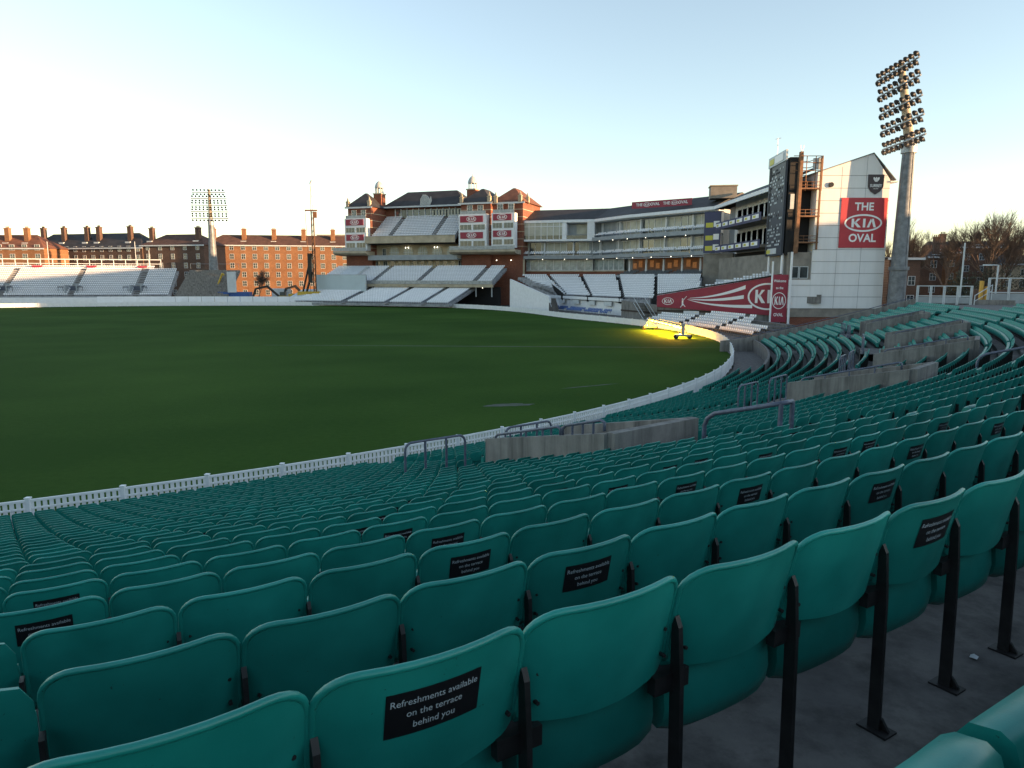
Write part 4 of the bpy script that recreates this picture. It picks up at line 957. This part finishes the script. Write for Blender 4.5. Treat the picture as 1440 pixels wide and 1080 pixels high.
MB().prism([(0,2.5),(0,4.4),(L,7.9),(L,2)],.2,.6,axis='y').build('retaining_wall','concl',t)
# seats rising behind the banner
T=[]; tb_=MB()
for r in range(11):
    x0=3+r*1.45; z=4.6+r*.36; tb_.box(x0,L+6,.8+r*.62,1.42+r*.62+.01,z-1,z)
    x=x0+.4
    while x<L+3.5: T.append((x,.8+r*.62+.35,z,0)); x+=.52
tb_.build('rear_steps','concl',t)
seatmass(T,t,'white seats rising behind the long maroon banner')
t=thing('white_gate','small white railing gate among the seats behind the maroon banner','gate',(32.3,127.5,6.3),R(-25))
MB().box(-1.3,1.3,0,.05,1.3,1.4).box(-1.3,1.3,0,.05,.1,.2).build('frame','white',t)
for k in range(7): MB().box(-1.3+k*.42,-1.22+k*.42,0,.05,0,1.4).build('bar','white',t)
t=thing('welcome_sign','tall narrow maroon sign with white badge between two pale poles','sign',(41.2,112.2,0),R(-12))
MB().box(0,2.5,0,.2,.6,8.1).build('board','maroon',t)
mb=MB(); logo(mb,1.25,4.0,2.1,-.03,hf=1.25,t=.05)
for s_,z,h in (('Welcome',7.1,.58),('to the',6.0,.55),('OVAL',1.75,.7)):
    v,f=text_mesh(s_,h,.02,.8); mb.add([(x+1.25,-.03,zz+z) for x,_,zz in v],f)
mb.build('sign_lettering','ltr',t)
for x,y,h,lab in ((37.2,101.2,9.9,'slim white flagpole left of the narrow maroon sign'),(43.7,111.0,11.6,'thicker white pole right of the narrow maroon sign')):
    t=thing('flagpole',lab,'pole',(x,y,0)); MB().bar((0,0,-.1),(0,0,h),.13 if x<40 else .19,8).build('pole','white',t); MB().bar((0,0,0),(0,0,.4),.3,8).build('foot','zinc',t)
# ------------------------------------------------ scoreboard
t=thing('scoreboard','dark scoreboard on steel legs with rusty access gantry beside it','scoreboard',(42.9,113,0))
bp=[(43.6,122.2),(42.9,113.2)]
def sbp(mb): return rel(mb,(42.9,113))
sbp(MB().obox(bp[0],bp[1],.35,11.2,25.7)).build('board','navy',t)
M['board']=mat('scoreboard_dark',(.02,.028,.045),.5,var=.2,scale=.6)
t.children[0].data.materials[0]=M['board']
hd=sbp(MB().obox((43.45,122.4),(42.75,113.0),.3,25.75,27.4)).build('header','offw',t); 
# digits and names : small bright plates
rnd=random.Random(3); sdx=MB(); dv=Vector((bp[1][0]-bp[0][0],bp[1][1]-bp[0][1])).normalized(); an=math.atan2(dv.y,dv.x)
for r in range(24):
    z=24.9-r*.52
    if r in (11,12,16): continue
    x=.9
    while x<8.2:
        wd=rnd.choice((.22,.3,.5,.8))
        if rnd.random()<.55: sdx.box(x,x+wd,-.22,-.19,z-.16,z+.13,rnd.choice((0,0,0,1)))
        x+=wd+.25
sdx.box(1.5,6.5,-.22,-.19,11.5,12.4,0).box(.8,3.2,-.225,-.2,11.6,12.2,2)
sdx.build('score_text',['offw','dark','yellow'],t,(bp[0][0]-42.9,bp[0][1]-113,0),an)
MB().box(.8,3.2,-.2,-.17,26.1,27.0,0).box(3.6,8.3,-.2,-.17,26.0,27.1,1).build('header_print',['yellow','ltr'],t,(43.45-42.9,122.4-113,0),an)
# gantry behind: side frame facing the camera
gx0,gx1=43.2,48.2
def gb(*a,m='rusty',nm='gantry_deck'): return sbp(MB().box(*a)).build(nm,m,t)
gb(43.3,44.9,112.9,121.5,11.2,26.2,m='dark',nm='housing')
gb(44.9,48.2,114.0,121.5,11.6,22.8,m='dark',nm='rear_housing')
for z in (21.2,17.0,13.0): gb(44.6,47.9,111.6,113.9,z,z+.22)
for x in (44.7,47.7):
    for y in (111.7,): sbp(MB().box(x-.12,x+.12,y-.12,y+.12,12,26.3 if x<46 else 26.0)).build('gantry_post','rusty',t)
sbp(MB().box(44.3,44.75,111.5,112.2,11.4,26.8)).build('main_post','rusty',t)
for z in (21.2,17.0,13.0):
    for dz in (.6,1.1): sbp(MB().bar((44.7,111.65,z+dz),(47.8,111.65,z+dz),.05,5)).build('gantry_rail','rusty',t)
    for x in (45.6,46.6): sbp(MB().bar((x,111.65,z+.2),(x,111.65,z+1.15),.04,5)).build('gantry_bar','rusty',t)
for z in (24.0,25.2,26.2): sbp(MB().bar((43.4,111.9,z),(48.0,111.9,z),.06,5).bar((43.4,117,z),(48.0,117,z),.06,5).bar((48,111.9,z),(48,117,z),.06,5)).build('top_frame','rusty',t)
for x in (45.5,46.9,48.0): sbp(MB().bar((x,112,21),(x,112,26.2),.07,5)).build('top_post','rusty',t)
sbp(MB().box(46.5,48,112,112.1,24.2,25.9)).build('mesh_panel','zinc',t)
sbp(MB().box(43.6,44.2,112.75,112.9,18.3,20.6)).build('pale_panel','offw',t)
for p in ((43.6,120.5,4),(43.2,113.6,0),(45.5,114,0)): sbp(MB().bar((p[0],p[1],p[2]),(p[0],p[1],11.4),.24,8)).build('leg','wseat',t)
sbp(MB().bar((43.4,119,27.4),(43.4,119,30.2),.05,5).bar((43.0,119,30.0),(43.9,119,30.2),.04,5).bar((45,113,26.5),(44.8,113,28),.05,5).bar((45,113,26.5),(45.3,113,28),.05,5)).build('aerial','zinc',t)
# ------------------------------------------------ white gabled wall
G0=(47.0,112.0)
gw=thing('gabled_building','tall white clad gabled end wall with grey joints and a big red sign','building',(G0[0],G0[1],0))
def gq(x): return x-G0[0]
prof=[(.2,2.8),(12.0,2.8),(12.0,22.3),(8.6,26.6),(.2,23.9)]
prof=[(-2.6,2.8),(11.9,2.8),(11.55,22.6),(8.75,26.6),(-2.6,22.9)]
MB().prism([(.3,2.8),(11.85,2.8),(11.6,22.7),(8.75,26.6),(.3,23.75)],0,40,axis='y').build('wall','clad',gw)
MB().box(-3.2,.28,.02,40,2.8,7.3).build('low_wall','clad',gw)
MB().box(-3.3,.28,.3,38,7.3,11.6).build('grey_wall','stone',gw)
for x in (-2.3,-.8): win(gw,x,.3,7.6,1.2,1.7,('offw','glass'),bars=(0,0))
MB().box(-3.4,12.2,.3,39,-.1,1.4).build('brick_base','brick',gw); MB().box(-3.4,12.0,.15,39,1.4,2.78).build('plinth','stone',gw)
for z in (4.62,6.45,8.3,10.15,12.0,13.85,15.7,17.6,19.5,21.4,23.3):
    x0=-3.2 if z<7 else .3; x1=11.7 if z<22.7 else 11.2
    MB().box(x0,x1,-.02,.0,z-.035,z+.035).build('joint','joint',gw)
for x in (4.1,7.9): MB().box(x-.02,x+.02,-.015,0,2.8,24.6 if x<5 else 26.2).build('joint','joint',gw)
MB().prism([(0.1,23.72),(8.75,26.62),(12.5,22.6),(12.5,22.72),(8.75,26.76),(0.1,23.85)],-.12,40.3,axis='y').build('roof','joint',gw)
MB().box(11.6,12.8,-.2,40,22.3,22.5).build('eave_box','white',gw)
MB().bar((2.45,-.02,21.9),(2.45,-.25,21.9),.38,14).build('vent','dark',gw)
sg=MB().box(4.25,11.45,-.12,-.02,12.3,19.95).build('sign_panel','maroon',gw)
M['red']=mat('red_sign',(.42,.025,.04),.5,var=.06,scale=.5); sg.data.materials[0]=M['red']
mb=MB()
for s_,z,h in (('THE',18.55,1.65),('OVAL',13.75,1.7)):
    v,f=text_mesh(s_,h,.028,.98); mb.add([(x+7.85,-.15,zz+z) for x,_,zz in v],f)
logo(mb,7.85,16.1,5.9,-.15,hf=.46,t=.045); mb.build('sign_lettering','ltr',sg)
M['crest']=mat('crest_brown',(.035,.022,.028),.5)
cr=MB(); cr.prism([(8.15,23.45),(10.6,23.45),(10.55,21.6),(10.1,20.9),(9.4,20.45),(8.65,20.9),(8.2,21.6)],-.14,-.02,axis='y'); cr=cr.build('crest','crest',gw)
mb=MB(); v,f=text_mesh('SURREY',.62,.02,.86); mb.add([(x+9.38,-.17,zz+21.75) for x,_,zz in v],f); v,f=text_mesh('CRICKET',.2,.01,1); mb.add([(x+9.38,-.17,zz+21.3) for x,_,zz in v],f)
for dx,rt in ((-.28,25),(0,0),(.28,-25)):
    vs=[(9.38+dx+.17*math.cos(a)*math.cos(R(rt))-.32*math.sin(a)*math.sin(R(rt)),-.17,22.75+.17*math.cos(a)*math.sin(R(rt))+.32*math.sin(a)*math.cos(R(rt))) for a in [2*PI*k/12 for k in range(12)]]
    mb.add(vs,[tuple(range(12))])
mb.add([(9.15,-.17,22.35),(9.6,-.17,22.35),(9.6,-.17,22.45),(9.15,-.17,22.45)],[(0,1,2,3)]); mb.build('crest_emblem','ltr',cr)
#@@PART5
M['sun_gold']=mat('painted_sun_gold',(.55,.32,.06),.4,.3)  # evening sun on the two thick poles put into their colour
# ------------------------------------------------ white tip-up seats near the fence (single seats)
me_w=WS.mesh('seat',['wseat','steel','wpan'])
NF=[(30.8,88.5),(29.4,97.5),(27.0,107.5),(22.8,118.5)]
for r in range(6):
    P_=off(NF,-0)  # base
    row=along([(p[0]+(-1 if 0 else 1)*0,p[1]) for p in off(NF,r*.95)],.56,.3)
    row=row[::-1]; n=0
    for k,(p,a) in enumerate(row):
        if k%19 in (17,18) or (r>3 and k<18): continue
        if p.y<92+r*1.2 and r>2: continue
        n+=1
        o=link(me_w,'stadium_chair',None,(p.x,p.y,.05+.32*r),a+PI); tag(o,'white tip-up seat, '+ordn(n)+' from left in the '+ordn(r+1)+' row before the maroon banner','seat','white seats between fence and maroon banner')
t=thing('low_terrace','small grey stepped base under the white seats before the maroon banner','terrace',(30.8,88.5,0))
mb=MB()
for r in range(6):
    q=strip(off(NF,r*.95-.35),off(NF,r*.95+.62),-.1,.04+.32*r); mb.add(q.v,q.f)
rel(mb,(30.8,88.5)).build('steps','conc',t)
# ------------------------------------------------ lamp rig growing the turf
a=Vector((20.2,102.6));b=Vector((21.3,87.2));d=b-a;L=d.length
t=thing('turf_lamp_rig','long low wheeled rig of glowing yellow lamps standing on the grass','lamp rig',(a.x,a.y,0),math.atan2(d.y,d.x))
MB().box(-.2,L+.2,-.06,.06,1.55,1.7).box(-.2,L+.2,1.3,1.4,1.5,1.62).box(-.2,L+.2,-1.4,-1.3,1.5,1.62).build('beam','zinc',t)
for x in (0,L):
    c=MB().box(x-.35,x+.35,-.9,.9,.35,.6).box(x-.12,x+.12,-.2,.2,.6,1.9).bar((x,-.7,.5),(x,0,1.7),.06,5).bar((x,.7,.5),(x,0,1.7),.06,5).build('cart','zinc',t)
    for y in (-.85,.85): MB().bar((x-.18,y,.3),(x+.18,y,.3),.3,12).build('wheel','bolt',c)
for k in range(9):
    x=.8+k*(L-1.6)/8; MB().bar((x,0,1.55),(x,0,1.35),.28,10,0,.33).bar((x,0,1.36),(x,0,1.25),.2,8,1).build('lamp',['zinc','hps'],t)
ld=bpy.data.lights.new('rig_lamp','AREA'); ld.shape='RECTANGLE'; ld.size=L; ld.size_y=1.6; ld.energy=3900; ld.color=(1,.40,.02)
lo_=bpy.data.objects.new('rig_light',ld); COL.objects.link(lo_); lo_.parent=t; lo_.location=(L/2,0,1.5)
for x in (0,L):
    l2=bpy.data.lights.new('cart_lamp','POINT'); l2.energy=60; l2.color=(1,.7,.25); l2.shadow_soft_size=.1; q=bpy.data.objects.new('cart_light',l2); COL.objects.link(q); q.parent=t; q.location=(x-.9,0,.9)
# ------------------------------------------------ building site on the left
t=thing('piling_rig','tall orange brown piling rig with a thin pale upper mast','piling rig',(-54.8,196,0))
MB().box(-.38,-.12,-.2,.2,1,25.5).box(.2,.48,-.2,.2,1,25.0).build('leader','orange',t)
lt=MB()
for k in range(28): z=1.5+k*.85; lt.bar((-.3,-.32,z),(.4,-.32,z+.85 if k%2 else z),.06,4)
lt.build('lacing','bolt',t)
MB().box(-1.9,1.4,-.4,.4,25.4,25.75).box(.3,1.2,-.4,.4,23.6,25.2).bar((-1.9,0,25.4),(-1.2,0,3),.07,5).build('mast_head','orange',t)
MB().bar((-.25,0,25.8),(-.25,0,33),.14,6).bar((.25,0,25.8),(-.1,0,32.6),.1,6).bar((-.3,0,32.6),(.2,0,33.6),.2,6).build('upper_mast','zinc',t)
MB().bar((-3.5,0,3),(-.6,0,14),.3,6).bar((-2.5,0,3),(-.6,0,9),.35,6).box(-1.6,-.7,-.6,.6,6,14).build('back_stay','bolt',t)
MB().box(-4.5,1.5,-1.6,1.6,1.2,3.6).build('body','plant_y',t); MB().box(-5,2,-2,-1.2,-.1,1.1).box(-5,2,1.2,2,-.1,1.1).build('track','bolt',t)
def excavator(lab,x,y,rz,m,bm):
    t=thing('excavator',lab,'excavator',(x,y,0),rz)
    MB().box(-2,2,-1.5,-.8,0,.9).box(-2,2,.8,1.5,0,.9).build('track','bolt',t); MB().box(-2.4,1.6,-1.4,1.4,1.0,2.3).box(-2.4,-1.2,-1.4,1.4,2.3,2.9).build('body',m,t); MB().box(.2,1.7,-1.3,-.1,2.3,3.4).build('cab','glass',t)
    MB().prism([(1.0,1.8),(1.6,1.6),(5.2,4.6),(8.2,4.0),(8.3,4.5),(5.0,5.3)],-.2,.25,axis='y').build('boom',bm,t)
    MB().prism([(7.9,4.6),(8.6,4.4),(9.6,1.6),(9.2,1.5)],-.18,.18,axis='y').prism([(8.9,1.7),(10,1.6),(9.9,.6),(8.7,.5)],-.5,.5,axis='y').build('arm','bolt',t)
excavator('yellow excavator with a dark arched boom behind the pale hoarding',-64,199,R(180),'plant_y','bolt')
excavator('dark excavator with a raised boom beside the piling rig',-58.5,204,R(160),'plant_y','orange')
t=thing('concrete_pump','slanted yellow pump boom standing beside the left floodlight','machine',(-87.8,206,0)); MB().bar((0,0,1),(3.4,0,8.6),.3,6).bar((3.4,0,8.6),(3.9,0,8.0),.25,6).build('boom','plant_y',t); MB().box(-1.6,2.2,-1,1,0,2.4).build('body','plant_y',t)
for i,(x,y,w_,h,m,lb) in enumerate(((-84,201,9,3.3,'blueseat','long blue green site container behind the hoarding'),(-71,208,5,4.2,'offw','pale site cabin behind the excavator'),(-48,205,6,3.4,'cream','cream spoil bin right of the piling rig'))):
    t=thing('site_container',lb,'container',(x,y,0)); MB().box(0,w_,0,2.4,0,h).build('shell',m,t)
    for k in range(int(w_/.8)): MB().box(.3+k*.8,.42+k*.8,-.06,0,.15,h-.15).build('rib',m,t)
# ------------------------------------------------ houses, wall, poles and trees on the right
block('brick_house','dark brick house with two white windows right of the mast',103.5,186,R(-12),8.5,9,13.2,1.6,('flatd','slate'),3,2,4,3.2,False,[1.2,7.2],1.3,1.7,group='houses behind the right side')
block('brick_house','brick house with an orange gable and chimney behind bare trees',113.5,193,R(-20),7,9,14.6,2.2,('flat','redtile'),3,2,4,3.4,False,[1.5],1.1,1.6,group='houses behind the right side')
block('brick_house','long dark house with a flat slate roofline behind bare trees',121,205,R(-14),22,9,16.5,1.8,('flatd','slate'),4,6,3,3.3,False,[3,12,19],1.2,1.6,group='houses behind the right side')
block('brick_house','pale fronted low house between bare trees',131,190,R(-20),14,8,11.5,2.4,('cream','slate'),3,4,2.5,3.0,False,[4],1.2,1.5,group='houses behind the right side')
t=block('brick_house','tall red brick gabled house with a pointed roof at far right',146,196,R(-30),9,10,17.0,7.5,('brick','redtile'),4,2,3,3.4,True,[3],1.2,1.7,group='houses behind the right side')
block('brick_house','dark low brick building between the gabled wall and the mast',68.0,128,R(-4),5.5,14,11.2,.4,('flatd','slate'),2,2,3,3.4,False,[])
block('brick_house','plain dark brick house at the right edge of the photo',160,188,R(-30),20,9,13.0,3.2,('flatd','slate'),3,6,3,3.3,False,[4,14],1.2,1.5,group='houses behind the right side')
t=thing('brick_wall','long low dark brick boundary wall beyond the mast','wall',(66,101,0)); rel(MB().obox((66,101),(120,84),.5,-.1,6.0),(66,101)).build('wall','flatd',t)
for x,y,h,lab,arm,m,r_ in ((48.3,76,12.3,'slim white pole behind the left white balustrade',0,'offw',.08),(52.1,76,10.0,'white street lamp with a short arm behind the white balustrade',1,'offw',.09),(50.2,75.5,8.3,'taller thick pole in painted golden sunlight behind the left balustrade',0,'sun_gold',.22),(50.75,75.5,7.7,'shorter thick pole in painted golden sunlight behind the left balustrade',0,'sun_gold',.2)):
    t=thing('street_lamp' if arm else 'pole',lab,'street lamp' if arm else 'pole',(x,y,0)); MB().bar((0,0,-.1),(0,0,h-.9 if 0 else h-1.0),r_,8).build('post',m,t)
    if arm: MB().bar((0,0,h-1.05),(-1.1,0,h-1.0),.06,6).box(-1.6,-.7,-.12,.12,h-1.1,h-.95).build('lamp_arm',m,t)
def tree(name,lab,x,y,h,spread,seed,trunk=.35,lv=6,group=None):
    rnd=random.Random(seed); t=thing(name,lab,'tree',(x,y,0),0,group); tr=MB(); tw=MB()
    def br(p,d,L,r,k):
        e=p+d*L; m=(p+e)/2+Vector((rnd.uniform(-1,1),rnd.uniform(-1,1),0))*L*.06
        tgt=tr if k<3 else tw
        tgt.bar(p,m,r,5 if k<3 else 3,0,r*.85,False).bar(m,e,r*.85,5 if k<3 else 3,0,r*.66,False)
        if k>=lv: return
        n=rnd.choice((2,3,3)) if k<lv-1 else 4
        for q in range(n):
            u=d.orthogonal().normalized(); u.rotate(__import__('mathutils').Quaternion(d,rnd.uniform(0,2*PI)))
            nd=(d+u*rnd.uniform(.35,.85)*spread+Vector((0,0,.18))).normalized()
            br(p+d*L*rnd.uniform(.6,1.0),nd,L*rnd.uniform(.62,.86),r*.62,k+1)
        br(e,(d+Vector((rnd.uniform(-.2,.2),rnd.uniform(-.2,.2),.1))).normalized(),L*.8,r*.66,k+1)
    br(Vector((0,0,-.1)),Vector((0,0,1)),h*.27,trunk,0)
    tr.build('trunk','bark',t); tw.build('crown','twig',t)
G_='bare trees behind the right side'
for i,(x,y,h,s_,lb) in enumerate(((104,170,19,.8,'bare tree just right of the mast, thin pale twigs'),(113,168,23,.85,'tall bare tree with a wide fan of twigs above the dark house'),(122,176,23,.9,'bare tree in the middle of the row behind the street lamp'),(128,168,21,.8,'bare dense tree in front of the pale house'),(138,172,24,.9,'tall bare tree near the red gabled house'),(147,170,25,.85,'rightmost tall bare tree at the edge of the photo'))):
    tree('bare_tree',lb,x,y,h,s_,20+i,.33,6,G_)
tree('bare_tree','small bare tree glimpsed between the gabled wall and the mast',74,134,18,.7,40,.25,6)
tree('bare_tree','small bare tree in front of the dull brown flats',-99,228,11,.9,41,.2,6)
tree('bare_tree','bare tree in front of the left sunlit flats',-146,226,13,.9,42,.2,6)
tree('bare_tree','low bare tree in front of the sunlit flats left of the rig',-81,226,10,.9,43,.2,6)
def leafm(name,c1,c2): return mat(name,c1,.8,col2=c2,scale=.9)
M['leaf']=leafm('shrub_leaf',(.06,.055,.03),(.03,.035,.015)); M['leafy']=leafm('yellow_leaf',(.16,.13,.03),(.07,.06,.02))
def bush(lab,x,y,rx,rz_,n,m,seed,z=0):
    rnd=random.Random(seed); t=thing('shrub',lab,'shrub',(x,y,z)); mb=MB(); st_=MB()
    for k in range(n):
        a=rnd.uniform(0,2*PI);b=rnd.uniform(0,PI/2);q=rnd.uniform(.35,1)**.5*(1+.25*math.sin(3*a+seed)); p=Vector((rx*q*math.cos(a)*math.cos(b),rx*.6*q*math.sin(a)*math.cos(b),rz_*q*math.sin(b)+.3))
        u=Vector((rnd.gauss(0,1),rnd.gauss(0,1),rnd.gauss(0,1))).normalized();v=u.orthogonal().normalized();s_=rnd.uniform(.12,.3)
        mb.add([p-u*s_,p+v*s_*.6,p+u*s_,p-v*s_*.6],[(0,1,2,3)])
    for k in range(8): a=rnd.uniform(0,2*PI); st_.bar((0,0,0),(rx*.6*math.cos(a),rx*.4*math.sin(a),rz_*.7),.06,4,0,.02)
    mb.build('foliage',m,t); st_.build('stems','bark',t)
for i,(x,y,rx,h,m,lb) in enumerate(((108,160,6,9,'leaf','dark brown shrub mass below the bare trees, left'),(116,158,6,10,'leaf','dark shrub mass below the tallest bare tree'),(124,160,6,9.5,'leaf','dark shrub mass in the middle of the trees'),(131,158,5,9,'leafy','yellowish shrub near the right'),(139,160,6,9,'leaf','dark shrub mass at the far right'),(75,118,4,7.5,'leaf','small dark shrub right of the mast foot'))):
    bush(lb,x,y,rx,h,2600,m,60+i)

# small litter on the concrete steps
for k,(px_,ph_,lb) in enumerate(((.12,-57.9,'scrap of white paper litter on the concrete by the seat legs, bottom right'),(-.1,-57.2,'tiny pale scrap of litter further along the same concrete step'),(.2,-56.4,'small pale litter scrap on the concrete at the right edge'))):
    x,y=pol(rr(26)+px_,ph_); t=thing('litter',lb,'litter',(x,y,tz(26)+.004),k*1.1); rnd=random.Random(k)
    vs=[(rnd.uniform(.6,1)*.03*math.cos(a),rnd.uniform(.6,1)*.022*math.sin(a),rnd.uniform(0,.012)) for a in [2*PI*j/7 for j in range(7)]]+[(0,0,.016)]
    MB().add(vs,[(j,(j+1)%7,7) for j in range(7)]).build('paper','offw',t)
